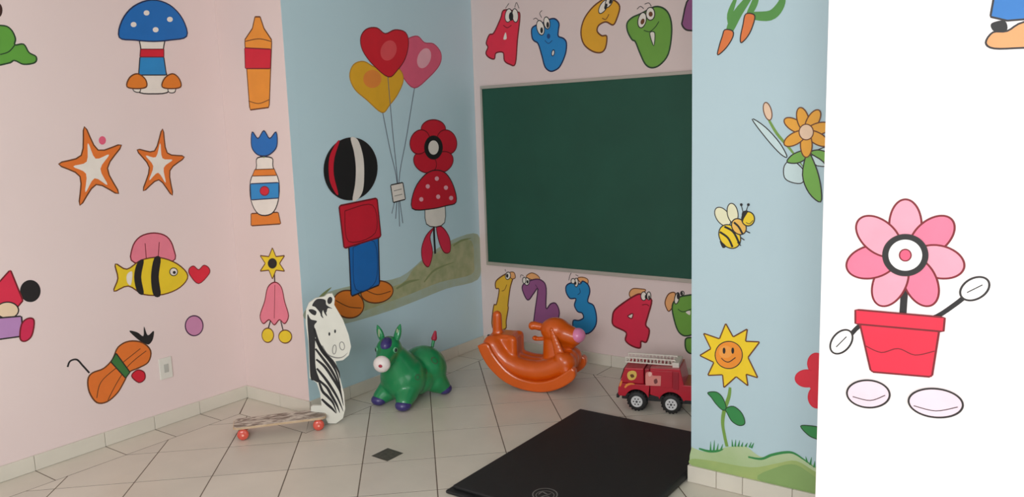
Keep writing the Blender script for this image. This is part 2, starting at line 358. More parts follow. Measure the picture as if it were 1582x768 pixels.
# ------------------------------------------------------------------ wall paintings (flat paint, children of their wall)
FRAMES = {
    'left': (lambda u, v, o: (-3.9 + o, u, v)), 'ret': (lambda u, v, o: (u, 2.73 - o, v)),
    'blue': (lambda u, v, o: (-3.345 + o, u, v)), 'back': (lambda u, v, o: (u, 4.32 - o, v)),
    'col': (lambda u, v, o: (u, 3.02 - o, v)), 'right': (lambda u, v, o: (u, 2.2 - o, v))}
PAINTINGS = [
('blue','painted_hill','painted olive grassy hill',[('F','hill2',[(2.7349,0.541),(2.786,0.61),(2.9057,0.6528),(3.1794,0.6557),(3.498,0.64),(3.7598,0.7357),(4.0277,0.8063),(4.2988,0.8075),(4.3178,0.63),(4.279,0.488),(3.9381,0.4855),(3.6157,0.4606),(3.3239,0.446),(2.9607,0.4544)],0,'ink'),('F','hill',[(2.8943,0.5215),(2.9733,0.6026),(3.175,0.6022),(3.5064,0.5976),(3.6315,0.6757),(3.8366,0.7372),(4.026,0.7802),(4.2231,0.7717),(4.243,0.623),(4.2082,0.537),(3.8752,0.5407),(3.5592,0.5134),(3.273,0.4965),(3.0373,0.4834)],0,'ink'),('T','hilldark',[(3.7163,0.5687),(3.8027,0.6223),(3.8954,0.6418),(4.0311,0.6513)],0.0144),('T','hilldark',[(4.0248,0.7627),(4.1097,0.7867),(4.2242,0.7897)],0.0144),('T','hilldark',[(3.4581,0.5736),(3.5653,0.5954),(3.6745,0.593)],0.018),('T','hilldark',[(2.8129,0.6046),(2.872,0.6444),(2.941,0.6759)],0.018)],0),
('blue','heart_balloon','pink heart balloon',[('F','pinkballoon',[(3.7143,1.7981),(3.6141,1.8652),(3.5862,1.9486),(3.6103,2.0419),(3.6774,2.0927),(3.7675,2.1151),(3.8315,2.0806),(3.9182,2.0787),(3.9845,2.0264),(3.9665,1.9521),(3.8531,1.8662)],0.0063,'rosedk'),('F','pinklight',[(3.8757,1.974),(3.8533,1.9481),(3.8241,1.9296),(3.7941,1.9221),(3.7692,1.9269),(3.754,1.9431),(3.7516,1.9673),(3.7623,1.9949),(3.784,2.0205),(3.8127,2.0393),(3.8428,2.0473),(3.8683,2.0429),(3.884,2.0268),(3.8867,2.0022)],0,'ink')],2),
('blue','heart_balloon','yellow heart balloon',[('F','yelballoon',[(3.4186,1.6469),(3.2974,1.7208),(3.2103,1.7777),(3.1765,1.8487),(3.2117,1.9148),(3.2943,1.9371),(3.3858,1.9086),(3.5058,1.9218),(3.5941,1.903),(3.6181,1.8421),(3.5601,1.7555),(3.488,1.693)],0.0063,'ochre'),('F','yellight',[(3.4165,1.8166),(3.3924,1.7988),(3.3609,1.7894),(3.3283,1.7903),(3.3012,1.801),(3.2846,1.8194),(3.2817,1.8419),(3.2929,1.8641),(3.3162,1.8817),(3.3471,1.8915),(3.3798,1.8912),(3.4077,1.8808),(3.425,1.8622),(3.4282,1.8393)],0,'ink')],4),
('blue','heart_balloon','red heart balloon',[('F','red',[(3.4897,1.8567),(3.3658,1.9224),(3.2891,1.9985),(3.2798,2.0701),(3.3298,2.121),(3.4145,2.1355),(3.482,2.1079),(3.5669,2.1373),(3.657,2.1296),(3.6815,2.0699),(3.6454,1.9749),(3.5713,1.9019)],0.0063,'reddk'),('F','redlight',[(3.5635,2.0004),(3.5421,1.9759),(3.5128,1.9587),(3.4817,1.9523),(3.4548,1.9577),(3.4374,1.9737),(3.4326,1.9971),(3.4415,2.0235),(3.4622,2.0476),(3.4909,2.065),(3.522,2.0719),(3.5495,2.0671),(3.5676,2.0511),(3.5726,2.0273)],0,'ink')],6),
('blue','balloon_string','grey painted balloon strings',[('S','string',[(3.4842,1.8565),(3.499,1.5468),(3.5195,1.225),(3.5161,0.9538)],0.0058),('S','string',[(3.4241,1.6469),(3.4677,1.4314),(3.5138,1.2254),(3.4855,1.0054)],0.0058),('S','string',[(3.7143,1.7981),(3.6217,1.5053),(3.5309,1.2241),(3.5464,0.9705)],0.0058),('S','string',[(3.5309,1.2241),(3.4542,1.0405)],0.0047)],8),
('blue','painted_block_tower','plain painted tower of a striped black ball, red block, blue block and two orange cushions',[('F','orange2',[(3.1696,0.5011),(3.1397,0.4771),(3.094,0.4691),(3.0419,0.4783),(2.9941,0.5024),(2.9595,0.5365),(2.9445,0.5739),(2.9517,0.6076),(2.9796,0.6312),(3.0234,0.6403),(3.0748,0.6327),(3.1239,0.6095),(3.1606,0.5751),(3.1771,0.5362)],0.0083,'brown'),('F','orange2',[(3.428,0.5729),(3.4176,0.5438),(3.3818,0.523),(3.3283,0.5148),(3.2684,0.5206),(3.2142,0.5387),(3.1757,0.5653),(3.1601,0.5954),(3.1698,0.6232),(3.2031,0.6437),(3.2542,0.6528),(3.3135,0.6485),(3.3695,0.6313),(3.4107,0.6043)],0.0083,'brown'),('S','brown',[(2.9631,0.597),(3.0571,0.5404),(3.1572,0.5123)],0.005),('S','brown',[(3.1769,0.6252),(3.2897,0.5688),(3.4062,0.5669)],0.005),('P','blue',[(3.0884,0.914),(3.3286,0.9211),(3.3159,0.6235),(3.082,0.5967)],0.0094,'ink'),('S','bluedk',[(3.1207,0.8795),(3.2934,0.8867),(3.2855,0.6527),(3.1205,0.6317),(3.1207,0.8795)],0.0054),('P','red2',[(3.0327,1.128),(3.3356,1.1456),(3.3496,0.9106),(3.0509,0.8817)],0.0094,'reddk'),('S','reddk',[(3.0738,1.0946),(3.295,1.1069),(3.3031,0.9399),(3.0887,0.9177),(3.0738,1.0946)],0.005),('F','black',[(3.3455,1.2959),(3.3026,1.2221),(3.2272,1.1712),(3.136,1.1532),(3.0482,1.1703),(2.9803,1.2177),(2.9442,1.2853),(2.9455,1.3606),(2.9838,1.4301),(3.0527,1.4812),(3.1401,1.5038),(3.23,1.4922),(3.3041,1.4471),(3.3459,1.3768)],0.0063,'ink'),('F','cream',[(3.1527,1.5049),(3.2069,1.4925),(3.2404,1.4023),(3.2428,1.3048),(3.2239,1.2006),(3.1788,1.1517),(3.1383,1.1516),(3.166,1.2425),(3.179,1.3383),(3.1713,1.4273)],0,'ink'),('F','red2',[(3.0383,1.4755),(3.0682,1.489),(3.022,1.3972),(3.0093,1.3043),(3.0334,1.1938),(3.006,1.2106),(2.9745,1.285),(2.9843,1.3989)],0,'ink')],12),
('blue','painted_gift_tag','pale painted tag where the balloon strings meet',[('P','cream',[(3.4564,1.2137),(3.5654,1.2217),(3.5808,1.1163),(3.4706,1.1062)],0.0073,'ink'),('S','grey',[(3.4817,1.1764),(3.5508,1.1829)],0.0043),('S','grey',[(3.4849,1.1445),(3.5542,1.1506)],0.0043)],14),
('blue','painted_poppy','plain painted red poppy above a red spotted toadstool',[('S','black',[(3.8531,1.3348),(3.8638,1.125),(3.8363,0.9164),(3.8366,0.7372)],0.018),('F','rose2',[(3.8357,0.908),(3.7935,0.8538),(3.8117,0.7494),(3.7672,0.6623),(3.7136,0.7046),(3.7074,0.7896),(3.7566,0.867)],0.0068,'reddk'),('F','rose2',[(3.8619,0.9134),(3.9262,0.8973),(3.9879,0.8203),(3.9887,0.7326),(3.9282,0.7326),(3.8806,0.8083)],0.0068,'reddk'),('F','red2',[(3.8783,1.6024),(3.9305,1.596),(3.9721,1.5783),(3.9945,1.5529),(3.9925,1.5249),(3.9668,1.5002),(3.9227,1.4839),(3.8696,1.4791),(3.8182,1.4865),(3.7785,1.5044),(3.7578,1.5292),(3.7598,1.5561),(3.784,1.5801),(3.8261,1.5967)],0.0068,'reddk'),('F','red2',[(4.1009,1.4743),(4.1063,1.4386),(4.0911,1.4066),(4.0585,1.3849),(4.0153,1.3779),(3.9705,1.3866),(3.9329,1.4091),(3.9095,1.4407),(3.9046,1.4753),(3.9191,1.5064),(3.9502,1.5281),(3.9923,1.536),(4.0372,1.5284),(4.0761,1.5064)],0.0068,'reddk'),('F','red2',[(3.9967,1.2733),(3.946,1.2608),(3.8954,1.2617),(3.8546,1.2755),(3.8314,1.2992),(3.8299,1.3284),(3.8503,1.3575),(3.8889,1.3809),(3.9386,1.3941),(3.9898,1.3943),(4.0322,1.3812),(4.057,1.357),(4.0588,1.3269),(4.0372,1.2969)],0.0068,'reddk'),('F','red2',[(3.7207,1.2892),(3.6875,1.3157),(3.6723,1.3457),(3.6777,1.3738),(3.7029,1.3945),(3.743,1.4039),(3.7908,1.3999),(3.8368,1.3831),(3.8717,1.3565),(3.8881,1.3255),(3.8824,1.2964),(3.8558,1.2754),(3.814,1.2666),(3.7657,1.2717)],0.0068,'reddk'),('F','red2',[(3.6544,1.4858),(3.6801,1.5146),(3.7175,1.5339),(3.7595,1.5398),(3.7979,1.5308),(3.8248,1.5084),(3.8346,1.4772),(3.8251,1.4434),(3.7982,1.414),(3.7598,1.395),(3.7176,1.3901),(3.68,1.4),(3.6544,1.4224),(3.6453,1.453)],0.0068,'reddk'),('F','black',[(3.9558,1.4223),(3.9445,1.39),(3.9175,1.3648),(3.8805,1.352),(3.841,1.3538),(3.8068,1.3697),(3.7846,1.3963),(3.7783,1.4285),(3.7892,1.46),(3.8151,1.4849),(3.8512,1.4983),(3.8907,1.4974),(3.9257,1.4821),(3.949,1.4553)],0.0052,'ink'),('F','cream',[(3.9169,1.4237),(3.9104,1.404),(3.8951,1.3886),(3.874,1.3807),(3.8514,1.3816),(3.8318,1.3912),(3.8191,1.4074),(3.8155,1.4272),(3.8219,1.4466),(3.8369,1.4618),(3.8577,1.47),(3.8802,1.4694),(3.9001,1.46),(3.9132,1.4437)],0,'ink'),('F','cream',[(3.7881,1.1313),(3.9293,1.1323),(3.9417,0.93),(3.762,0.9419)],0.0063,'ink'),('F','red2',[(3.6354,1.0545),(3.6683,1.1738),(3.7721,1.2566),(3.8747,1.2795),(3.9771,1.2523),(4.0515,1.1614),(4.0718,1.0555),(3.9625,1.0397),(3.8063,1.0336)],0.0073,'ink'),('F','pinklight',[(3.7436,1.1019),(3.7412,1.096),(3.7354,1.0916),(3.7274,1.0896),(3.7187,1.0904),(3.711,1.0938),(3.706,1.0992),(3.7045,1.1053),(3.7069,1.1112),(3.7126,1.1156),(3.7206,1.1176),(3.7293,1.1168),(3.737,1.1135),(3.7421,1.1081)],0,'ink'),('F','pinklight',[(3.8116,1.1794),(3.8092,1.1734),(3.8033,1.1689),(3.7951,1.1668),(3.7862,1.1675),(3.7784,1.1708),(3.7733,1.1761),(3.7718,1.1823),(3.7742,1.1883),(3.78,1.1927),(3.7882,1.1948),(3.7971,1.1942),(3.8049,1.1909),(3.8101,1.1856)],0,'ink'),('F','pinklight',[(3.9043,1.2231),(3.9018,1.217),(3.8957,1.2124),(3.8873,1.2103),(3.8781,1.2109),(3.8701,1.2142),(3.8648,1.2195),(3.8632,1.2258),(3.8657,1.2318),(3.8717,1.2364),(3.8801,1.2386),(3.8892,1.238),(3.8973,1.2347),(3.9026,1.2294)],0,'ink'),('F','pinklight',[(3.9919,1.1573),(3.9893,1.1512),(3.9831,1.1466),(3.9744,1.1445),(3.965,1.1452),(3.9568,1.1487),(3.9513,1.1541),(3.9496,1.1605),(3.9521,1.1666),(3.9583,1.1712),(3.9669,1.1734),(3.9763,1.1727),(3.9847,1.1692),(3.9902,1.1638)],0,'ink'),('F','pinklight',[(3.909,1.1043),(3.9065,1.0982),(3.9004,1.0938),(3.8919,1.0917),(3.8828,1.0925),(3.8747,1.096),(3.8694,1.1015),(3.8678,1.1078),(3.8702,1.1138),(3.8763,1.1183),(3.8847,1.1204),(3.8939,1.1196),(3.902,1.1162),(3.9074,1.1107)],0,'ink'),('F','pinklight',[(4.0409,1.0843),(4.0383,1.0782),(4.032,1.0736),(4.0231,1.0715),(4.0136,1.0724),(4.0052,1.076),(3.9996,1.0816),(3.9979,1.0881),(4.0004,1.0942),(4.0067,1.0988),(4.0155,1.1009),(4.0251,1.1),(4.0335,1.0965),(4.0392,1.0909)],0,'ink')],12),
('back','painted_letter','red letter A with eyes',[('F','lred',[(-3.0729,2.2991),(-3.1023,2.2487),(-3.1611,2.1627),(-3.1993,2.1533),(-3.2269,2.1032),(-3.2141,2.0746),(-3.2327,2.0376),(-3.21,2.0082),(-3.1643,1.9937),(-3.1487,2.0308),(-3.0907,2.0294),(-3.0819,1.9764),(-3.0392,1.9493),(-2.9945,1.9504),(-2.9729,2.0968),(-2.9474,2.2482),(-2.9729,2.2774)],0.0095,'reddk'),('F','cream',[(-3.065,2.1568),(-3.0845,2.1155),(-3.0585,2.1153)],0,'ink'),('F','cream',[(-3.0114,2.2553),(-3.018,2.238),(-3.0285,2.2252),(-3.0409,2.2195),(-3.0527,2.2221),(-3.0616,2.2324),(-3.0658,2.2484),(-3.0644,2.2669),(-3.0578,2.2843),(-3.0472,2.297),(-3.0348,2.3025),(-3.0231,2.2999),(-3.0143,2.2896),(-3.0101,2.2737)],0.0059,'ink'),('F','cream',[(-2.9606,2.2545),(-2.9616,2.2361),(-2.9671,2.2216),(-2.9761,2.2137),(-2.9867,2.214),(-2.9969,2.2226),(-3.0046,2.2377),(-3.0083,2.2563),(-3.0073,2.2747),(-3.0017,2.2892),(-2.9927,2.297),(-2.982,2.2966),(-2.9719,2.288),(-2.9642,2.2729)],0.0059,'ink'),('F','black',[(-2.9993,2.2506),(-3.0014,2.2388),(-3.0066,2.2298),(-3.0138,2.2252),(-3.0216,2.226),(-3.0283,2.232),(-3.0328,2.2421),(-3.0341,2.2543),(-3.0319,2.2661),(-3.0267,2.2751),(-3.0195,2.2797),(-3.0117,2.2788),(-3.005,2.2728),(-3.0005,2.2627)],0,'ink'),('S','reddk',[(-3.0809,2.2035),(-3.0504,2.1844),(-3.0161,2.197)],0.0049),('S','ink',[(-3.059,2.3082),(-3.0308,2.3368)],0.0041),('S','ink',[(-2.9852,2.3052),(-2.9708,2.3352),(-2.9523,2.2962)],0.0041)],0),
('back','painted_letter','blue letter B with eyes',[('F','lblue',[(-2.755,2.1914),(-2.7167,2.205),(-2.6793,2.2011),(-2.6528,2.1707),(-2.6588,2.1302),(-2.6598,2.0943),(-2.623,2.0776),(-2.6016,2.048),(-2.6106,1.9819),(-2.6496,1.9124),(-2.6879,1.888),(-2.7284,1.8845),(-2.7658,1.9156),(-2.7868,1.9856),(-2.8127,2.0614),(-2.8418,2.0818),(-2.8579,2.1054),(-2.8588,2.1581),(-2.8257,2.1778)],0.0095,'navy'),('F','cream',[(-2.7641,2.1608),(-2.7624,2.1408),(-2.7665,2.1243),(-2.7755,2.1145),(-2.7878,2.1136),(-2.8009,2.1216),(-2.8121,2.137),(-2.8194,2.1567),(-2.8211,2.1769),(-2.817,2.1934),(-2.8078,2.203),(-2.7955,2.2039),(-2.7825,2.1958),(-2.7713,2.1804)],0.0059,'ink'),('F','cream',[(-2.72,2.1842),(-2.72,2.168),(-2.7244,2.1549),(-2.7324,2.1475),(-2.7425,2.1474),(-2.7525,2.1545),(-2.7606,2.1674),(-2.7652,2.1836),(-2.7652,2.1999),(-2.7607,2.213),(-2.7527,2.2203),(-2.7426,2.2204),(-2.7326,2.2133),(-2.7245,2.2004)],0.0059,'ink'),('F','black',[(-2.773,2.1413),(-2.7743,2.1333),(-2.7773,2.1271),(-2.7815,2.1239),(-2.786,2.1243),(-2.79,2.1283),(-2.7927,2.1351),(-2.7934,2.1433),(-2.7922,2.1513),(-2.7891,2.1576),(-2.7849,2.1608),(-2.7804,2.1603),(-2.7764,2.1563),(-2.7738,2.1495)],0,'ink'),('F','black',[(-2.7265,2.1699),(-2.7278,2.162),(-2.7307,2.1558),(-2.7349,2.1526),(-2.7394,2.153),(-2.7433,2.157),(-2.7459,2.1638),(-2.7467,2.1719),(-2.7455,2.1799),(-2.7425,2.1861),(-2.7383,2.1892),(-2.7338,2.1888),(-2.7299,2.1848),(-2.7273,2.178)],0,'ink'),('F','bluedk',[(-2.7197,2.0999),(-2.7212,2.0933),(-2.7248,2.0882),(-2.73,2.0857),(-2.7356,2.0862),(-2.7405,2.0897),(-2.7439,2.0954),(-2.745,2.1023),(-2.7435,2.1089),(-2.7398,2.114),(-2.7347,2.1165),(-2.7291,2.1159),(-2.7241,2.1125),(-2.7208,2.1067)],0,'ink'),('F','cream',[(-2.6914,1.9932),(-2.6943,1.9856),(-2.6986,1.9799),(-2.7034,1.9773),(-2.7078,1.9783),(-2.7109,1.9827),(-2.7121,1.9896),(-2.7111,1.9977),(-2.7082,2.0053),(-2.7039,2.011),(-2.6991,2.0136),(-2.6947,2.0126),(-2.6917,2.0082),(-2.6905,2.0013)],0.0059,'navy'),('S','bluedk',[(-2.7609,2.0777),(-2.7336,2.0565),(-2.7054,2.0727)],0.0049),('S','ink',[(-2.8439,2.2163),(-2.8243,2.2215),(-2.8055,2.207)],0.0041),('S','ink',[(-2.7796,2.2199),(-2.794,2.2474),(-2.7757,2.264)],0.0041)],0),
('back','painted_letter','yellow letter C with eyes',[('F','lyel',[(-2.3602,2.271),(-2.4189,2.2363),(-2.4731,2.1774),(-2.4961,2.1043),(-2.4784,2.032),(-2.4201,1.9836),(-2.3594,1.9696),(-2.3266,1.9968),(-2.3175,2.0625),(-2.352,2.0687),(-2.3828,2.0984),(-2.3706,2.132),(-2.322,2.1468),(-2.2744,2.1243),(-2.248,2.1587),(-2.2281,2.2246),(-2.2634,2.2655),(-2.3142,2.2832)],0.0095,'brown'),('F','cream',[(-2.3181,2.225),(-2.3315,2.2109),(-2.3461,2.2019),(-2.3592,2.1998),(-2.368,2.2052),(-2.3708,2.2169),(-2.367,2.2326),(-2.3575,2.2491),(-2.344,2.2632),(-2.3294,2.272),(-2.3165,2.2739),(-2.3078,2.2686),(-2.305,2.257),(-2.3087,2.2414)],0.0059,'ink'),('F','cream',[(-2.279,2.2541),(-2.2894,2.2407),(-2.3013,2.2318),(-2.3125,2.2292),(-2.3207,2.2335),(-2.3243,2.2437),(-2.3226,2.2579),(-2.3158,2.2732),(-2.3054,2.2866),(-2.2935,2.2954),(-2.2823,2.2979),(-2.2742,2.2936),(-2.2706,2.2834),(-2.2724,2.2694)],0.0059,'ink'),('F','black',[(-2.312,2.2334),(-2.316,2.2269),(-2.3209,2.2224),(-2.3258,2.2209),(-2.3296,2.2225),(-2.3316,2.227),(-2.3314,2.2335),(-2.3291,2.2407),(-2.3251,2.2471),(-2.3202,2.2516),(-2.3154,2.2532),(-2.3116,2.2515),(-2.3096,2.247),(-2.3097,2.2406)],0,'ink'),('F','black',[(-2.2799,2.2589),(-2.2835,2.2533),(-2.2881,2.2495),(-2.2927,2.2482),(-2.2965,2.2499),(-2.2986,2.254),(-2.2987,2.2599),(-2.2968,2.2663),(-2.2932,2.2719),(-2.2886,2.2757),(-2.284,2.2769),(-2.2802,2.2753),(-2.2781,2.2712),(-2.2779,2.2653)],0,'ink'),('S','brown',[(-2.3469,2.1711),(-2.3217,2.1616),(-2.3008,2.1888)],0.0049)],0),
('back','painted_letter','green letter D with eyes',[('F','lgreen',[(-2.0022,2.199),(-1.9394,2.1778),(-1.9052,2.1226),(-1.8981,2.0376),(-1.9191,1.9261),(-1.9719,1.8681),(-2.0253,1.8556),(-2.0662,1.8818),(-2.1005,1.9504),(-2.1274,2.0128),(-2.1492,2.0274),(-2.1764,2.0737),(-2.1814,2.1227),(-2.148,2.153),(-2.0879,2.1705)],0.0095,'greendk'),('F','cream',[(-2.0349,2.0524),(-2.0029,2.0522),(-2.0097,1.9794)],0.0059,'greendk'),('F','cream',[(-2.0576,2.1244),(-2.0647,2.1069),(-2.0754,2.0944),(-2.0876,2.0892),(-2.0989,2.0924),(-2.107,2.1035),(-2.1104,2.1202),(-2.1082,2.1392),(-2.101,2.1567),(-2.0903,2.1692),(-2.0781,2.1742),(-2.0668,2.1709),(-2.0588,2.1598),(-2.0555,2.1432)],0.0059,'ink'),('F','cream',[(-2.0024,2.1593),(-2.0052,2.1441),(-2.0129,2.1324),(-2.0241,2.1266),(-2.0364,2.1278),(-2.0475,2.136),(-2.0551,2.1494),(-2.0578,2.1654),(-2.0549,2.1807),(-2.0471,2.1924),(-2.036,2.1981),(-2.0237,2.1967),(-2.0126,2.1885),(-2.0051,2.1752)],0.0059,'ink'),('F','brown',[(-2.0685,2.119),(-2.0725,2.1128),(-2.078,2.1087),(-2.0838,2.1076),(-2.0887,2.1097),(-2.0919,2.1146),(-2.0926,2.1213),(-2.0908,2.1285),(-2.0867,2.1348),(-2.0813,2.1388),(-2.0755,2.1399),(-2.0706,2.1378),(-2.0674,2.1329),(-2.0667,2.1262)],0,'ink'),('F','brown',[(-2.0151,2.1588),(-2.0164,2.1528),(-2.02,2.1482),(-2.0251,2.1461),(-2.0308,2.1467),(-2.0359,2.15),(-2.0395,2.1553),(-2.0407,2.1616),(-2.0394,2.1676),(-2.0358,2.1722),(-2.0307,2.1744),(-2.025,2.1738),(-2.0199,2.1705),(-2.0164,2.1651)],0,'ink'),('S','greendk',[(-2.0724,2.0733),(-2.0349,2.062),(-2.0007,2.0834),(-1.9762,2.1131)],0.0049),('S','ink',[(-2.1148,2.1974),(-2.093,2.2112),(-2.0716,2.1954)],0.0041),('S','ink',[(-2.066,2.2204),(-2.0392,2.224),(-2.0234,2.2033)],0.0041)],0),
('back','painted_letter','purple letter E mostly behind the pillar',[('F','lpurple',[(-1.7913,2.2227),(-1.8315,2.1075),(-1.8335,2.078),(-1.8112,2.0516),(-1.7709,2.0421),(-1.6964,2.0331),(-1.677,2.0622),(-1.7164,2.0845),(-1.6873,2.1451),(-1.6779,2.2092)],0.0095,'ink')],0),
('back','painted_number','yellow number 1 with an eye',[('F','lyel2',[(-3.2141,0.4813),(-3.1442,0.5307),(-3.0925,0.5469),(-3.0615,0.5393),(-3.0791,0.4877),(-3.0968,0.4358),(-3.1183,0.3222),(-3.1169,0.2969),(-3.1376,0.2077),(-3.15,0.1445),(-3.2601,0.1415),(-3.2432,0.299),(-3.2173,0.3172),(-3.1905,0.4222),(-3.2188,0.4298)],0.0089,'brown'),('F','tan',[(-3.0923,0.5519),(-3.0585,0.5545),(-3.0478,0.5204),(-3.0747,0.5082),(-3.0935,0.5217)],0.0059,'brown'),('F','cream',[(-3.0888,0.526),(-3.0937,0.5147),(-3.102,0.5059),(-3.1118,0.5014),(-3.1214,0.502),(-3.1288,0.5076),(-3.1325,0.5172),(-3.1318,0.5288),(-3.1268,0.54),(-3.1185,0.5488),(-3.1087,0.5533),(-3.0991,0.5526),(-3.0918,0.547),(-3.0881,0.5375)],0.0059,'ink'),('F','black',[(-3.1066,0.5277),(-3.1078,0.5214),(-3.1107,0.5163),(-3.1147,0.5133),(-3.1191,0.5129),(-3.1229,0.5153),(-3.1254,0.52),(-3.1261,0.5261),(-3.1249,0.5323),(-3.122,0.5374),(-3.118,0.5405),(-3.1136,0.5408),(-3.1098,0.5384),(-3.1073,0.5337)],0,'ink'),('S','brown',[(-3.1674,0.4141),(-3.1423,0.4266),(-3.1225,0.4638)],0.0041),('S','ink',[(-3.1286,0.5561),(-3.1328,0.5719)],0.0041)],0),
('back','painted_number','purple number 2 with an eye',[('F','tan',[(-2.9583,0.5327),(-2.9164,0.5627),(-2.8703,0.5526),(-2.8481,0.527),(-2.8947,0.5133)],0.0059,'brown'),('F','lpurple',[(-2.9943,0.4501),(-2.9681,0.4893),(-2.8829,0.5222),(-2.8256,0.5143),(-2.7985,0.4678),(-2.8038,0.33),(-2.7675,0.3632),(-2.7278,0.3721),(-2.7021,0.331),(-2.7045,0.2819),(-2.7437,0.2038),(-2.8245,0.1741),(-2.9055,0.1843),(-2.9005,0.2649),(-2.8666,0.4518),(-2.8976,0.4262),(-2.9402,0.3755),(-2.967,0.3858)],0.0089,'purpledk'),('F','cream',[(-2.9324,0.5022),(-2.9349,0.4909),(-2.941,0.4814),(-2.9497,0.4756),(-2.9592,0.4748),(-2.9675,0.4791),(-2.9731,0.4876),(-2.9748,0.4986),(-2.9723,0.51),(-2.9661,0.5195),(-2.9574,0.5252),(-2.948,0.526),(-2.9397,0.5217),(-2.9341,0.5132)],0.0059,'ink'),('F','cream',[(-2.9604,0.5078),(-2.9621,0.4982),(-2.9663,0.4902),(-2.9721,0.4855),(-2.9785,0.4849),(-2.984,0.4887),(-2.9877,0.496),(-2.9888,0.5054),(-2.987,0.515),(-2.9828,0.523),(-2.9769,0.5277),(-2.9706,0.5282),(-2.9651,0.5244),(-2.9614,0.5172)],0.0059,'ink'),('F','black',[(-2.9395,0.4996),(-2.9405,0.4944),(-2.9429,0.4901),(-2.9463,0.4875),(-2.95,0.4872),(-2.9532,0.4892),(-2.9553,0.4931),(-2.956,0.4982),(-2.955,0.5035),(-2.9526,0.5078),(-2.9492,0.5104),(-2.9455,0.5107),(-2.9423,0.5087),(-2.9401,0.5047)],0,'ink'),('S','purpledk',[(-2.8841,0.4847),(-2.8597,0.4524)],0.0041),('S','ink',[(-3.0059,0.5239),(-2.9993,0.5423),(-2.9781,0.538)],0.0041)],0),
('back','painted_number','blue number 3 with an eye',[('F','tan',[(-2.5531,0.5563),(-2.5154,0.566),(-2.4775,0.5532),(-2.4845,0.5178),(-2.5269,0.5254)],0.0059,'brown'),('F','lblue2',[(-2.6414,0.4964),(-2.6025,0.5208),(-2.5378,0.5198),(-2.516,0.5405),(-2.4761,0.5186),(-2.4642,0.4745),(-2.4814,0.4086),(-2.4395,0.3874),(-2.4187,0.3188),(-2.4283,0.2513),(-2.4802,0.1973),(-2.5448,0.194),(-2.5931,0.2219),(-2.592,0.2704),(-2.5517,0.2751),(-2.5157,0.2965),(-2.5257,0.3278),(-2.558,0.3339),(-2.582,0.3726),(-2.5701,0.4188),(-2.6137,0.4164),(-2.6424,0.4531)],0.0089,'navy'),('F','cream',[(-2.5494,0.5282),(-2.5512,0.5157),(-2.5556,0.5055),(-2.5617,0.4994),(-2.5685,0.4988),(-2.5744,0.5038),(-2.5784,0.5134),(-2.5796,0.5256),(-2.5778,0.5382),(-2.5734,0.5484),(-2.5672,0.5544),(-2.5605,0.555),(-2.5546,0.55),(-2.5506,0.5405)],0.0059,'ink'),('F','cream',[(-2.5729,0.5357),(-2.5746,0.5281),(-2.5789,0.5218),(-2.5851,0.518),(-2.5919,0.5174),(-2.5979,0.5202),(-2.602,0.5258),(-2.6033,0.5331),(-2.6016,0.5407),(-2.5973,0.547),(-2.5911,0.5509),(-2.5843,0.5514),(-2.5783,0.5486),(-2.5743,0.543)],0.0059,'ink'),('F','black',[(-2.5635,0.5223),(-2.5643,0.5173),(-2.5662,0.5131),(-2.5688,0.5107),(-2.5717,0.5104),(-2.5742,0.5124),(-2.576,0.5162),(-2.5765,0.5212),(-2.5757,0.5262),(-2.5738,0.5303),(-2.5712,0.5327),(-2.5683,0.533),(-2.5658,0.531),(-2.564,0.5272)],0,'ink'),('S','navy',[(-2.5555,0.4469),(-2.5368,0.463),(-2.5405,0.4911)],0.0041),('S','ink',[(-2.6207,0.5364),(-2.6123,0.5676),(-2.601,0.5875)],0.0041),('S','ink',[(-2.5687,0.5787),(-2.5474,0.571)],0.0041)],0),
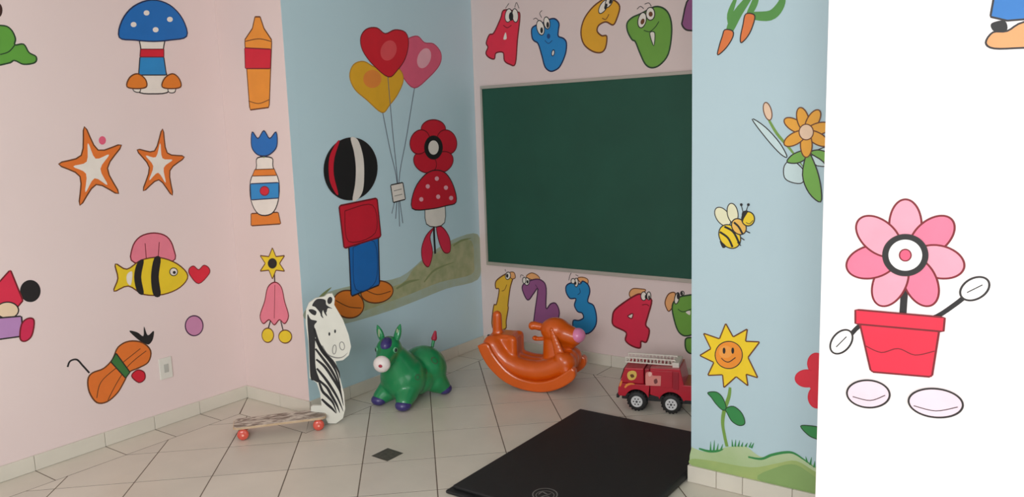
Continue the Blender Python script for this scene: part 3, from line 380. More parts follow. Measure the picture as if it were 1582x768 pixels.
('back','painted_number','red number 4 with eyes',[('F','tan',[(-2.1831,0.4915),(-2.1581,0.5229),(-2.0996,0.5264),(-2.0707,0.5219),(-2.0998,0.4949),(-2.1685,0.4656)],0.0059,'brown'),('F','lred2',[(-2.1096,0.4939),(-2.1606,0.47),(-2.2387,0.4146),(-2.2878,0.3706),(-2.3026,0.3271),(-2.2963,0.2718),(-2.2087,0.2386),(-2.2133,0.186),(-2.1716,0.1562),(-2.1123,0.1494),(-2.1041,0.1929),(-2.068,0.194),(-2.0473,0.2696),(-2.0722,0.3012),(-2.0573,0.3592),(-2.0308,0.4611),(-2.071,0.4769)],0.0107,'reddk'),('F','cream',[(-2.1945,0.3438),(-2.1597,0.3642),(-2.1679,0.3321)],0.0071,'reddk'),('F','cream',[(-2.0652,0.4847),(-2.0671,0.4728),(-2.0726,0.4628),(-2.0803,0.4568),(-2.0889,0.456),(-2.0967,0.4604),(-2.102,0.4693),(-2.1038,0.4809),(-2.1018,0.4929),(-2.0964,0.5028),(-2.0886,0.5088),(-2.08,0.5096),(-2.0723,0.5051),(-2.067,0.4962)],0.0059,'ink'),('F','cream',[(-2.0364,0.4892),(-2.0378,0.4782),(-2.0415,0.4691),(-2.0469,0.4637),(-2.0529,0.4631),(-2.0583,0.4674),(-2.062,0.4758),(-2.0632,0.4866),(-2.0618,0.4977),(-2.058,0.5068),(-2.0526,0.5121),(-2.0466,0.5127),(-2.0413,0.5084),(-2.0376,0.5)],0.0059,'ink'),('F','black',[(-2.0594,0.4807),(-2.0603,0.4744),(-2.0628,0.4691),(-2.0662,0.466),(-2.0701,0.4656),(-2.0736,0.4681),(-2.0759,0.4729),(-2.0768,0.479),(-2.0759,0.4854),(-2.0734,0.4906),(-2.0699,0.4937),(-2.0661,0.4941),(-2.0626,0.4917),(-2.0602,0.4869)],0,'ink'),('F','black',[(-2.0422,0.4797),(-2.0428,0.4742),(-2.0444,0.4697),(-2.0467,0.467),(-2.0493,0.4667),(-2.0516,0.4689),(-2.0531,0.4732),(-2.0537,0.4786),(-2.0531,0.4841),(-2.0514,0.4886),(-2.0491,0.4913),(-2.0466,0.4915),(-2.0443,0.4893),(-2.0427,0.4851)],0,'ink'),('S','reddk',[(-2.0955,0.4257),(-2.0665,0.4323),(-2.0473,0.4234)],0.0049)],0),
('back','painted_number','green number 5 partly behind the pillar',[('F','tan',[(-1.943,0.461),(-1.9196,0.5119),(-1.878,0.522),(-1.8827,0.4582),(-1.9151,0.4061),(-1.9337,0.4219)],0.0071,'brown'),('F','lgreen',[(-1.8965,0.4391),(-1.8643,0.4908),(-1.8007,0.5145),(-1.7292,0.5213),(-1.7201,0.4575),(-1.7463,0.3066),(-1.8048,0.2658),(-1.8533,0.2828),(-1.8828,0.3521)],0.0095,'greendk'),('F','lgreen',[(-1.8002,0.254),(-1.8138,0.2186),(-1.8047,0.1754),(-1.7728,0.1603),(-1.7279,0.186),(-1.7193,0.2574)],0.0095,'greendk'),('F','cream',[(-1.8518,0.4892),(-1.8565,0.4741),(-1.8631,0.4623),(-1.8704,0.456),(-1.8768,0.4567),(-1.8811,0.4641),(-1.8824,0.4768),(-1.8805,0.4922),(-1.8757,0.5073),(-1.8691,0.519),(-1.8619,0.5252),(-1.8555,0.5245),(-1.8512,0.5171),(-1.8499,0.5045)],0.0059,'ink'),('F','black',[(-1.8506,0.5053),(-1.8514,0.4969),(-1.8537,0.49),(-1.857,0.4859),(-1.8606,0.4855),(-1.8639,0.4889),(-1.8662,0.4954),(-1.867,0.5037),(-1.8662,0.5122),(-1.8639,0.5191),(-1.8606,0.5232),(-1.8569,0.5235),(-1.8537,0.5201),(-1.8514,0.5136)],0,'ink'),('F','cream',[(-1.8206,0.5257),(-1.8216,0.5203),(-1.8247,0.5157),(-1.829,0.513),(-1.8339,0.5125),(-1.8382,0.5144),(-1.8413,0.5184),(-1.8424,0.5236),(-1.8413,0.529),(-1.8383,0.5336),(-1.8339,0.5363),(-1.829,0.5368),(-1.8247,0.5348),(-1.8217,0.5309)],0.0059,'ink'),('F','black',[(-1.8278,0.5232),(-1.8285,0.5186),(-1.8305,0.5148),(-1.8335,0.5125),(-1.8367,0.5122),(-1.8396,0.5139),(-1.8416,0.5174),(-1.8424,0.5219),(-1.8416,0.5265),(-1.8396,0.5303),(-1.8367,0.5326),(-1.8335,0.5329),(-1.8306,0.5312),(-1.8285,0.5277)],0,'ink'),('S','greendk',[(-1.8597,0.4253),(-1.8277,0.4112),(-1.7735,0.4345)],0.0049),('F','cream',[(-1.8096,0.4114),(-1.7825,0.4231),(-1.7842,0.3967)],0,'ink')],0),
('col','painted_bee','yellow and black striped bee',[('F','wing',[(-1.0847,1.1154),(-1.0964,1.112),(-1.1109,1.1159),(-1.1252,1.1266),(-1.1365,1.1417),(-1.1426,1.1584),(-1.1422,1.1733),(-1.1354,1.1833),(-1.1235,1.1866),(-1.1091,1.1825),(-1.0949,1.1718),(-1.0837,1.1567),(-1.0777,1.1402),(-1.0781,1.1255)],0.0039,'ink'),('F','wing',[(-1.0624,1.1262),(-1.0723,1.1281),(-1.0817,1.1372),(-1.0887,1.1519),(-1.092,1.1691),(-1.0909,1.1855),(-1.0855,1.1977),(-1.0771,1.2034),(-1.0672,1.2014),(-1.0579,1.1922),(-1.0509,1.1776),(-1.0476,1.1605),(-1.0487,1.1443),(-1.054,1.132)],0.0039,'ink'),('F','yellow2',[(-1.0502,1.0307),(-1.0673,1.0239),(-1.0872,1.0264),(-1.1058,1.0378),(-1.1193,1.0559),(-1.1252,1.077),(-1.122,1.0969),(-1.1106,1.1115),(-1.0932,1.118),(-1.0734,1.1152),(-1.0551,1.1037),(-1.0418,1.0858),(-1.0361,1.065),(-1.0391,1.0453)],0.0046,'ink'),('S','black',[(-1.1211,1.0875),(-1.0874,1.0649),(-1.0683,1.0289)],0.0085),('S','black',[(-1.1024,1.1098),(-1.0661,1.0901),(-1.0398,1.0419)],0.0085),('F','black',[(-1.1208,1.0517),(-1.0944,1.0316),(-1.1089,1.0236)],0,'ink'),('F','ochrel',[(-1.0237,1.0856),(-1.0351,1.0811),(-1.0483,1.0828),(-1.0605,1.0904),(-1.0694,1.1024),(-1.0732,1.1163),(-1.071,1.1295),(-1.0634,1.1392),(-1.0519,1.1436),(-1.0387,1.1417),(-1.0266,1.1341),(-1.0178,1.1222),(-1.0141,1.1084),(-1.0162,1.0953)],0.0046,'ink'),('S','black',[(-1.0636,1.1284),(-1.0449,1.1123),(-1.029,1.0849)],0.008),('F','yellow2',[(-0.9822,1.1456),(-0.9845,1.1335),(-0.9913,1.1235),(-1.0013,1.1177),(-1.0125,1.1172),(-1.0227,1.1222),(-1.0299,1.1316),(-1.0325,1.1437),(-1.0302,1.1559),(-1.0232,1.1659),(-1.0132,1.1716),(-1.002,1.172),(-0.9919,1.1669),(-0.9848,1.1575)],0.0046,'ink'),('F','black',[(-1.0314,1.1689),(-1.0076,1.1753),(-1.0241,1.144),(-1.0295,1.127)],0,'ink'),('S','ink',[(-1.0154,1.1304),(-1.0014,1.1254),(-0.9876,1.1398)],0.0027),('S','black',[(-1.0272,1.1691),(-1.0346,1.1967)],0.0032),('S','black',[(-1.016,1.1722),(-1.0079,1.1975)],0.0032),('F','black',[(-1.029,1.1997),(-1.0295,1.1972),(-1.031,1.1953),(-1.0333,1.1941),(-1.0358,1.194),(-1.0381,1.1951),(-1.0397,1.197),(-1.0402,1.1994),(-1.0397,1.2018),(-1.0382,1.2038),(-1.0359,1.2049),(-1.0334,1.205),(-1.0311,1.204),(-1.0296,1.2021)],0,'ink'),('F','black',[(-1.001,1.2004),(-1.0015,1.198),(-1.003,1.1961),(-1.0052,1.1949),(-1.0077,1.1948),(-1.01,1.1959),(-1.0116,1.1977),(-1.0121,1.2001),(-1.0116,1.2026),(-1.0101,1.2045),(-1.0079,1.2057),(-1.0054,1.2057),(-1.0031,1.2047),(-1.0016,1.2028)],0,'ink'),('S','black',[(-1.0373,1.0703),(-1.0202,1.06)],0.0043),('S','black',[(-1.0164,1.0967),(-0.9981,1.0892)],0.0043),('S','black',[(-1.0485,1.0499),(-1.0341,1.0366)],0.0043)],0),
('col','painted_sunflower','yellow sunflower with a smiling orange face',[('T','stem',[(-1.0727,0.4478),(-1.0775,0.4074),(-1.0966,0.3441),(-1.1027,0.2893),(-1.0943,0.2372),(-1.0833,0.1909)],0.016),('S','stem',[(-1.0966,0.3441),(-1.1027,0.2893),(-1.0943,0.2372),(-1.0833,0.1909)],0.0133),('F','leaf',[(-1.1675,0.4091),(-1.1302,0.4182),(-1.1036,0.3988),(-1.0875,0.3564),(-1.1032,0.3455),(-1.1298,0.3648),(-1.1513,0.3904)],0.0039,'greendk'),('F','leaf',[(-1.0901,0.3533),(-1.0577,0.3699),(-1.0226,0.3473),(-1.0094,0.3076),(-1.0323,0.2925),(-1.0635,0.305),(-1.0821,0.3335)],0.0039,'greendk'),('P','yellow',[(-1.0934,0.7147),(-1.062,0.6618),(-1.0043,0.7023),(-1.0112,0.6504),(-0.9541,0.6554),(-1.0003,0.5853),(-0.9592,0.5067),(-1.0069,0.5146),(-0.9987,0.4667),(-1.0475,0.4978),(-1.0988,0.4421),(-1.1045,0.4967),(-1.168,0.484),(-1.1417,0.5438),(-1.2034,0.5641),(-1.1553,0.5999),(-1.1877,0.6616),(-1.1188,0.6467)],0.0054,'brown'),('F','orange3',[(-1.0231,0.5923),(-1.0283,0.5669),(-1.0436,0.5448),(-1.0661,0.5303),(-1.0914,0.5265),(-1.1145,0.5341),(-1.1307,0.5519),(-1.1366,0.5762),(-1.1311,0.6021),(-1.1153,0.6242),(-1.0924,0.6383),(-1.0672,0.6416),(-1.0446,0.6337),(-1.0289,0.6161)],0.0039,'ink'),('F','orangel',[(-1.064,0.5995),(-1.0666,0.5878),(-1.0744,0.5777),(-1.0857,0.571),(-1.0984,0.5692),(-1.11,0.5726),(-1.118,0.5806),(-1.121,0.5915),(-1.1182,0.6033),(-1.1103,0.6135),(-1.0989,0.62),(-1.0862,0.6217),(-1.0748,0.6183),(-1.0669,0.6103)],0,'ink'),('F','black',[(-1.093,0.6006),(-1.0935,0.5949),(-1.0951,0.5902),(-1.0974,0.5873),(-1.1,0.5869),(-1.1024,0.5891),(-1.1041,0.5934),(-1.1047,0.599),(-1.1042,0.6048),(-1.1026,0.6095),(-1.1003,0.6124),(-1.0977,0.6127),(-1.0953,0.6105),(-1.0936,0.6062)],0,'ink'),('F','black',[(-1.057,0.6056),(-1.0575,0.5999),(-1.059,0.5952),(-1.0613,0.5924),(-1.0639,0.592),(-1.0662,0.5942),(-1.0679,0.5985),(-1.0685,0.604),(-1.068,0.6097),(-1.0664,0.6145),(-1.0641,0.6173),(-1.0616,0.6176),(-1.0592,0.6154),(-1.0576,0.6112)],0,'ink'),('S','ink',[(-1.1103,0.5668),(-1.0946,0.556),(-1.0764,0.5561),(-1.0509,0.578)],0.0037)],4),
('col','painted_flower','red flower cut off by the right wall',[('F','red3',[(-0.706,0.6033),(-0.7087,0.5849),(-0.717,0.5692),(-0.7295,0.5592),(-0.7437,0.557),(-0.7567,0.563),(-0.7659,0.5762),(-0.7695,0.5938),(-0.7668,0.6124),(-0.7582,0.6281),(-0.7456,0.6379),(-0.7315,0.6399),(-0.7187,0.6337),(-0.7096,0.6207)],0.0031,'red2'),('F','red3',[(-0.727,0.5414),(-0.7309,0.5258),(-0.7426,0.5119),(-0.7599,0.5023),(-0.7794,0.499),(-0.7973,0.5028),(-0.8098,0.5129),(-0.8146,0.5273),(-0.8105,0.5431),(-0.7985,0.5571),(-0.781,0.5666),(-0.7615,0.5695),(-0.744,0.5656),(-0.7317,0.5555)],0.0031,'red2'),('F','red3',[(-0.6958,0.4729),(-0.6987,0.4531),(-0.7076,0.436),(-0.721,0.425),(-0.7363,0.4222),(-0.7502,0.4283),(-0.7602,0.4421),(-0.7641,0.4609),(-0.7611,0.4809),(-0.7519,0.498),(-0.7384,0.5088),(-0.7232,0.5114),(-0.7094,0.5051),(-0.6997,0.4914)],0.0031,'red2'),('F','red3',[(-0.6481,0.5975),(-0.6513,0.5792),(-0.6612,0.5633),(-0.6761,0.553),(-0.6929,0.5503),(-0.7084,0.5559),(-0.7194,0.5686),(-0.7236,0.586),(-0.7203,0.6045),(-0.7101,0.6204),(-0.6951,0.6305),(-0.6783,0.6329),(-0.663,0.6272),(-0.6523,0.6146)],0.0031,'red2'),('F','red3',[(-0.6366,0.5051),(-0.6398,0.4866),(-0.6497,0.4705),(-0.6646,0.4598),(-0.6814,0.4568),(-0.6969,0.4621),(-0.7079,0.4748),(-0.7122,0.4922),(-0.7088,0.5109),(-0.6986,0.5271),(-0.6836,0.5375),(-0.6668,0.5403),(-0.6516,0.5348),(-0.6408,0.5222)],0.0031,'red2'),('F','red3',[(-0.6753,0.5424),(-0.679,0.5174),(-0.6909,0.4959),(-0.7086,0.4819),(-0.7288,0.4784),(-0.7473,0.4862),(-0.7605,0.5038),(-0.7657,0.5277),(-0.7617,0.5531),(-0.7495,0.5747),(-0.7315,0.5883),(-0.7115,0.5913),(-0.6932,0.5833),(-0.6804,0.5658)],0,'ink'),('S','rose2',[(-0.7528,0.4704),(-0.7476,0.4489),(-0.7313,0.4394)],0.0037),('F','leaf',[(-0.7893,0.3381),(-0.7567,0.347),(-0.7107,0.3474),(-0.6652,0.3379),(-0.6866,0.2962),(-0.7324,0.2991),(-0.7605,0.3085)],0.0039,'greendk')],4),
('col','painted_grass','painted green grass along the base',[('F','grassl',[(-1.238,0.1546),(-1.231,0.1532),(-1.1763,0.1478),(-1.12,0.1715),(-1.0703,0.1936),(-1.0054,0.2075),(-0.9679,0.1879),(-0.9362,0.1784),(-0.8796,0.2019),(-0.8294,0.2238),(-0.7843,0.2123),(-0.7249,0.1831),(-0.6338,0.1572),(-0.63,0.0263),(-0.7756,0.0471),(-0.9291,0.0636),(-1.0912,0.0668),(-1.2366,0.0733)],0,'ink'),('F','grassm',[(-1.2367,0.1025),(-1.1477,0.1139),(-0.9829,0.1233),(-0.8789,0.1638),(-0.8037,0.1918),(-0.7244,0.162),(-0.6334,0.1441),(-0.6298,0.021),(-0.7757,0.0498),(-0.9292,0.0664),(-1.0912,0.0668),(-1.2366,0.0733)],0,'ink'),('F','grassd',[(-0.9557,0.0795),(-0.8787,0.1475),(-0.8033,0.1757),(-0.7239,0.1408),(-0.6329,0.1259),(-0.63,0.0263),(-0.7757,0.0525)],0,'ink'),('T','leaf',[(-0.9942,0.1654),(-0.9413,0.1689),(-0.9001,0.1946),(-0.8494,0.2167),(-0.8143,0.2217),(-0.7742,0.2038),(-0.7346,0.1809)],0.0107),('T','leaf',[(-1.205,0.156),(-1.1649,0.1532),(-1.1255,0.1618),(-1.0977,0.1764)],0.0107),('T','leaf',[(-1.1536,0.1585),(-1.1538,0.1985)],0.0133),('T','leaf',[(-1.1395,0.1616),(-1.137,0.2077)],0.0133),('T','leaf',[(-1.1255,0.1646),(-1.1202,0.1971)],0.0133),('T','leaf',[(-1.1088,0.1711),(-1.1007,0.1984)],0.0133),('T','leaf',[(-1.0594,0.1959),(-1.0624,0.2262)],0.0133),('T','leaf',[(-1.0485,0.1983),(-1.0461,0.2296)],0.0133),('T','leaf',[(-1.035,0.2012),(-1.0299,0.2302)],0.0133),('T','leaf',[(-1.0215,0.2041),(-1.0164,0.2247)],0.0133),('T','leaf',[(-1.0054,0.2075),(-0.9976,0.2259)],0.0133),('T','leaf',[(-0.9894,0.2082),(-0.9818,0.232)],0.0133),('T','leaf',[(-0.9814,0.2071),(-0.9712,0.2315)],0.0133),('T','leaf',[(-0.7494,0.1881),(-0.7453,0.221)],0.0133),('T','leaf',[(-0.7346,0.1809),(-0.7328,0.2079)],0.0133),('T','leaf',[(-0.7618,0.196),(-0.7672,0.2188)],0.0133)],1),
('col','painted_carrots','plain painted pair of carrots with long green leaves',[('T','pgreen',[(-1.092,1.862),(-1.0573,1.9304),(-0.9941,2.0032)],0.0373),('T','pgreen',[(-1.0768,1.8701),(-1.0876,1.9289),(-1.0581,2.0017)],0.024),('T','pgreen',[(-1.0174,1.9166),(-0.9934,1.961),(-0.9797,2.0154)],0.0267),('T','pgreen',[(-1.0075,1.9155),(-0.9346,1.9077),(-0.8973,1.9406),(-0.8842,1.9896)],0.0373),('F','proot',[(-1.1074,1.8731),(-1.0768,1.8653),(-1.0765,1.8412),(-1.1017,1.8046),(-1.135,1.7805),(-1.1301,1.8119),(-1.1175,1.8498)],0.0046,'ink'),('F','proot',[(-1.0273,1.9224),(-0.9977,1.9192),(-0.9926,1.8997),(-1.0115,1.8495),(-1.041,1.8187),(-1.0462,1.8384),(-1.0368,1.8853)],0.0046,'ink')],0),
('col','painted_lily','plain painted orange lily with green leaves, pale leaves and a closed bud',[('T','stem',[(-0.9405,1.5375),(-0.9029,1.4734),(-0.8489,1.4096),(-0.7955,1.3371)],0.0107),('F','skin',[(-0.9242,1.5597),(-0.9218,1.545),(-0.9227,1.5327),(-0.9266,1.5251),(-0.9329,1.5237),(-0.9403,1.5289),(-0.9473,1.5396),(-0.9526,1.5538),(-0.955,1.5685),(-0.9541,1.5809),(-0.9501,1.5884),(-0.9438,1.5897),(-0.9364,1.5844),(-0.9295,1.5737)],0.0039,'brown'),('F','pale',[(-0.9972,1.5297),(-0.9472,1.4988),(-0.8926,1.4393),(-0.8627,1.3856),(-0.887,1.3955),(-0.9416,1.4548)],0.0039,'ink'),('F','pale',[(-0.8717,1.3516),(-0.8434,1.3709),(-0.8001,1.3323),(-0.8038,1.2889),(-0.8416,1.2885),(-0.8708,1.3077)],0.0039,'ink'),('F','pale',[(-0.7692,1.3991),(-0.6927,1.4217),(-0.6687,1.3608),(-0.7542,1.3515)],0.0039,'ink'),('F','pgreen2',[(-0.7925,1.4089),(-0.8391,1.395),(-0.8624,1.3662),(-0.8242,1.3612),(-0.7919,1.3803)],0.0046,'ink'),('F','pgreen2',[(-0.7877,1.3993),(-0.8044,1.3179),(-0.7795,1.2506),(-0.737,1.2178),(-0.7386,1.2801),(-0.7588,1.3515)],0.0046,'ink'),('F','pgreen2',[(-0.7784,1.3992),(-0.7317,1.3657),(-0.6894,1.3044),(-0.6675,1.3186),(-0.6915,1.3796),(-0.7419,1.4083)],0.0046,'ink'),('F','hair',[(-0.8745,1.5243),(-0.8661,1.5298),(-0.8516,1.5295),(-0.8338,1.5234),(-0.8165,1.5128),(-0.8029,1.4998),(-0.7956,1.4869),(-0.7961,1.4767),(-0.8043,1.4711),(-0.8186,1.4713),(-0.8363,1.4772),(-0.8538,1.4878),(-0.8677,1.5009),(-0.8751,1.5139)],0.0046,'brown'),('F','hair',[(-0.8196,1.5653),(-0.8096,1.563),(-0.7992,1.5525),(-0.7904,1.5359),(-0.7849,1.5165),(-0.7838,1.4981),(-0.7873,1.4842),(-0.7947,1.4777),(-0.8047,1.4799),(-0.8151,1.4904),(-0.824,1.507),(-0.8296,1.5266),(-0.8307,1.5452),(-0.8271,1.559)],0.0046,'brown'),('F','hair',[(-0.7513,1.5533),(-0.7455,1.5448),(-0.745,1.5305),(-0.7498,1.5132),(-0.759,1.4963),(-0.7708,1.4832),(-0.783,1.4764),(-0.793,1.4775),(-0.7988,1.4861),(-0.7993,1.5006),(-0.7944,1.5181),(-0.7851,1.535),(-0.7732,1.548),(-0.7611,1.5545)],0.0046,'brown'),('F','hair',[(-0.7089,1.4968),(-0.7104,1.4869),(-0.7198,1.4769),(-0.7351,1.4688),(-0.7536,1.4641),(-0.7714,1.4638),(-0.7851,1.4681),(-0.7919,1.476),(-0.7902,1.486),(-0.7806,1.4961),(-0.7649,1.5042),(-0.7465,1.5088),(-0.7288,1.5089),(-0.7154,1.5046)],0.0046,'brown'),('F','hair',[(-0.7158,1.4279),(-0.7237,1.4223),(-0.7376,1.4223),(-0.7547,1.428),(-0.7718,1.4383),(-0.7853,1.4512),(-0.7926,1.464),(-0.792,1.4742),(-0.7839,1.4798),(-0.7698,1.4796),(-0.7526,1.4737),(-0.7357,1.4634),(-0.7224,1.4507),(-0.7153,1.438)],0.0046,'brown'),('F','hair',[(-0.7919,1.3826),(-0.8011,1.3872),(-0.8087,1.3999),(-0.8132,1.4182),(-0.8137,1.4384),(-0.81,1.4565),(-0.803,1.4688),(-0.794,1.4731),(-0.7849,1.4684),(-0.7774,1.4558),(-0.7729,1.4376),(-0.7724,1.4176),(-0.776,1.3996),(-0.783,1.3871)],0.0046,'brown'),('F','hair',[(-0.8727,1.4304),(-0.8736,1.4409),(-0.8667,1.4537),(-0.8533,1.4661),(-0.8362,1.4758),(-0.8188,1.4809),(-0.8045,1.4803),(-0.7961,1.4743),(-0.7951,1.464),(-0.8018,1.4515),(-0.8148,1.4391),(-0.8318,1.4293),(-0.8494,1.424),(-0.864,1.4244)],0.0046,'brown'),('F','skin',[(-0.7687,1.4748),(-0.7709,1.4626),(-0.7777,1.4529),(-0.7878,1.4476),(-0.7991,1.4478),(-0.8095,1.4535),(-0.8169,1.4636),(-0.8197,1.4761),(-0.8174,1.4884),(-0.8105,1.4981),(-0.8004,1.5033),(-0.7891,1.503),(-0.7788,1.4972),(-0.7715,1.4871)],0.0039,'brown')],0),
('left','painted_leaf','plain painted green leaf at the edge of the wall',[('F','lgreen2',[(1.4901,2.0303),(1.6299,2.0476),(1.6705,2.0358),(1.6865,1.9959),(1.6808,1.9671),(1.7183,1.9723),(1.7367,1.9369),(1.7652,1.9201),(1.757,1.8932),(1.7081,1.8828),(1.6703,1.8978),(1.6346,1.8817),(1.4695,1.8561)],0.0068,'greendk'),('S','greendk',[(1.6151,1.9205),(1.6528,1.9356),(1.6835,1.9699)],0.0047),('F','brownk',[(1.6471,2.1139),(1.6439,2.1004),(1.638,2.0892),(1.6305,2.0826),(1.6231,2.0819),(1.6171,2.0872),(1.6137,2.0973),(1.6136,2.1104),(1.6168,2.1238),(1.6227,2.135),(1.63,2.1416),(1.6375,2.1424),(1.6435,2.1372),(1.647,2.127)],0,'ink')],0),
('left','painted_toadstool','plain painted toadstool with a broad blue cap and two small orange ones at its foot',[('F','cream',[(2.28,2.0833),(2.4154,2.0947),(2.3964,1.9813),(2.4006,1.8821),(2.4123,1.7822),(2.3162,1.7634),(2.2338,1.778),(2.258,1.876),(2.2753,1.9738)],0.0063,'ink'),('P','blue3',[(2.2656,1.9474),(2.3972,1.9549),(2.4022,1.8622),(2.249,1.8562)],0.0058,'ink'),('P','red2',[(2.2731,1.9865),(2.4014,1.9948),(2.3972,1.9549),(2.2656,1.9474)],0.0048,'reddk'),('F','cream',[(2.2132,1.7775),(2.2174,1.8163),(2.2518,1.8174),(2.2469,1.7718)],0.0048,'ink'),('F','orange2',[(2.1814,1.796),(2.1997,1.8415),(2.2428,1.8624),(2.2817,1.8379),(2.2846,1.7988),(2.2348,1.7878)],0.0068,'brown'),('F','cream',[(2.4042,1.7753),(2.409,1.8223),(2.4462,1.8235),(2.4413,1.7761)],0.0048,'ink'),('F','orange2',[(2.3704,1.8012),(2.3895,1.8451),(2.4361,1.8702),(2.4712,1.848),(2.478,1.8041),(2.4207,1.7925)],0.0068,'brown'),('F','blue',[(2.1672,2.0363),(2.1894,2.1196),(2.2578,2.1957),(2.359,2.2387),(2.4579,2.2236),(2.5255,2.1576),(2.5395,2.0714),(2.4393,2.0438),(2.3442,2.0302),(2.2469,2.0296)],0.0068,'navy'),('F','cream',[(2.2637,2.1075),(2.2616,2.1017),(2.2568,2.0969),(2.2503,2.0939),(2.2435,2.0933),(2.2376,2.0952),(2.2338,2.0993),(2.2329,2.1047),(2.235,2.1104),(2.2397,2.1152),(2.2461,2.1183),(2.253,2.1189),(2.2589,2.117),(2.2627,2.1129)],0,'ink'),('F','cream',[(2.3397,2.1723),(2.3375,2.1665),(2.3326,2.1615),(2.326,2.1584),(2.319,2.1577),(2.3129,2.1596),(2.309,2.1636),(2.308,2.1691),(2.3102,2.1749),(2.315,2.1798),(2.3216,2.183),(2.3287,2.1837),(2.3348,2.1818),(2.3387,2.1778)],0,'ink'),('F','cream',[(2.3809,2.0918),(2.3787,2.086),(2.3737,2.081),(2.3669,2.0779),(2.3597,2.0773),(2.3535,2.0793),(2.3496,2.0835),(2.3486,2.0891),(2.3507,2.0949),(2.3557,2.0998),(2.3624,2.1029),(2.3696,2.1036),(2.3758,2.1016),(2.3798,2.0974)],0,'ink'),('F','cream',[(2.4671,2.1521),(2.4648,2.1461),(2.4597,2.141),(2.4527,2.1378),(2.4453,2.1372),(2.4389,2.1391),(2.4348,2.1433),(2.4337,2.1489),(2.436,2.1548),(2.4411,2.1599),(2.448,2.1631),(2.4554,2.1638),(2.4618,2.1619),(2.466,2.1577)],0,'ink')],0),
('left','painted_starfish','plain painted orange starfish, the larger one with a pink dot',[('F','orange4',[(1.9484,1.5993),(2.0025,1.4848),(2.1218,1.5061),(2.0386,1.3942),(2.0815,1.2644),(1.9746,1.3178),(1.8854,1.2234),(1.9013,1.3617),(1.8097,1.4266),(1.9183,1.4632)],0.0068,'brown'),('F','cream',[(1.9565,1.5204),(1.985,1.444),(2.0541,1.4612),(2.0032,1.3925),(2.0299,1.312),(1.9696,1.3488),(1.9182,1.2843),(1.9313,1.3735),(1.875,1.4119),(1.9408,1.4318)],0,'ink'),('F','pinkballoon',[(2.0457,1.5311),(2.043,1.5222),(2.0373,1.5152),(2.0298,1.5114),(2.022,1.5117),(2.0154,1.5158),(2.0113,1.5231),(2.0106,1.532),(2.0133,1.5409),(2.0189,1.5479),(2.0263,1.5517),(2.0342,1.5515),(2.0408,1.5473),(2.0449,1.5401)],0,'ink')],0),
('left','painted_starfish','plain painted orange starfish, the smaller one',[('F','orange4',[(2.3513,1.5825),(2.3647,1.4573),(2.4614,1.4312),(2.3701,1.3627),(2.3712,1.232),(2.3028,1.3187),(2.2118,1.268),(2.2571,1.3853),(2.2014,1.4788),(2.2947,1.47)],0.0068,'brown'),('F','cream',[(2.3301,1.5093),(2.3345,1.4308),(2.3907,1.4186),(2.3369,1.3798),(2.3398,1.3001),(2.3026,1.3559),(2.2498,1.3201),(2.2793,1.3917),(2.2444,1.4474),(2.2989,1.4378)],0,'ink')],0),
('left','painted_fish','plain painted yellow fish with a pink fin and dark stripes',[('F','rose3',[(2.127,0.9036),(2.1212,0.9787),(2.1686,1.033),(2.2478,1.0435),(2.3179,1.014),(2.3483,0.9468),(2.3338,0.8785)],0.0068,'reddk'),('S','reddk',[(2.1913,0.9142),(2.1928,0.9959)],0.004),('S','reddk',[(2.255,0.9045),(2.2715,0.9922)],0.004),('F','yellow2',[(2.0049,0.7766),(2.0316,0.8385),(2.0262,0.9126),(2.0829,0.8769),(2.1628,0.9117),(2.2629,0.9103),(2.3621,0.8599),(2.4163,0.7867),(2.3642,0.7311),(2.2642,0.7107),(2.1578,0.7309),(2.0804,0.7896)],0.0068,'brown'),('F','black',[(2.1407,0.9015),(2.1766,0.9096),(2.1535,0.8244),(2.1581,0.7342),(2.1247,0.7508),(2.1158,0.8308)],0,'ink'),('F','black',[(2.234,0.9112),(2.2698,0.9058),(2.2486,0.8081),(2.2494,0.71),(2.21,0.7174),(2.2059,0.8154)],0,'ink'),('F','cream',[(2.3578,0.818),(2.3546,0.8092),(2.3477,0.803),(2.3383,0.8004),(2.3284,0.8021),(2.3199,0.8077),(2.3145,0.8159),(2.3133,0.8253),(2.3164,0.834),(2.3233,0.8402),(2.3326,0.8428),(2.3425,0.8412),(2.351,0.8357),(2.3565,0.8274)],0.0048,'ink'),('F','black',[(2.3477,0.8161),(2.3465,0.8126),(2.3437,0.8101),(2.3399,0.8091),(2.336,0.8097),(2.3326,0.812),(2.3304,0.8153),(2.3299,0.819),(2.3311,0.8225),(2.3339,0.825),(2.3376,0.826),(2.3416,0.8254),(2.345,0.8232),(2.3472,0.8199)],0,'ink'),('F','cream',[(2.0801,0.8504),(2.1085,0.8592),(2.0946,0.7938),(2.0759,0.8107)],0,'ink')],0),
('left','painted_heart','red heart',[('F','red3',[(2.4767,0.7314),(2.4285,0.7895),(2.4274,0.8226),(2.4555,0.8346),(2.4846,0.8092),(2.5186,0.8287),(2.5489,0.8071),(2.5456,0.774)],0.0048,'reddk')],6),
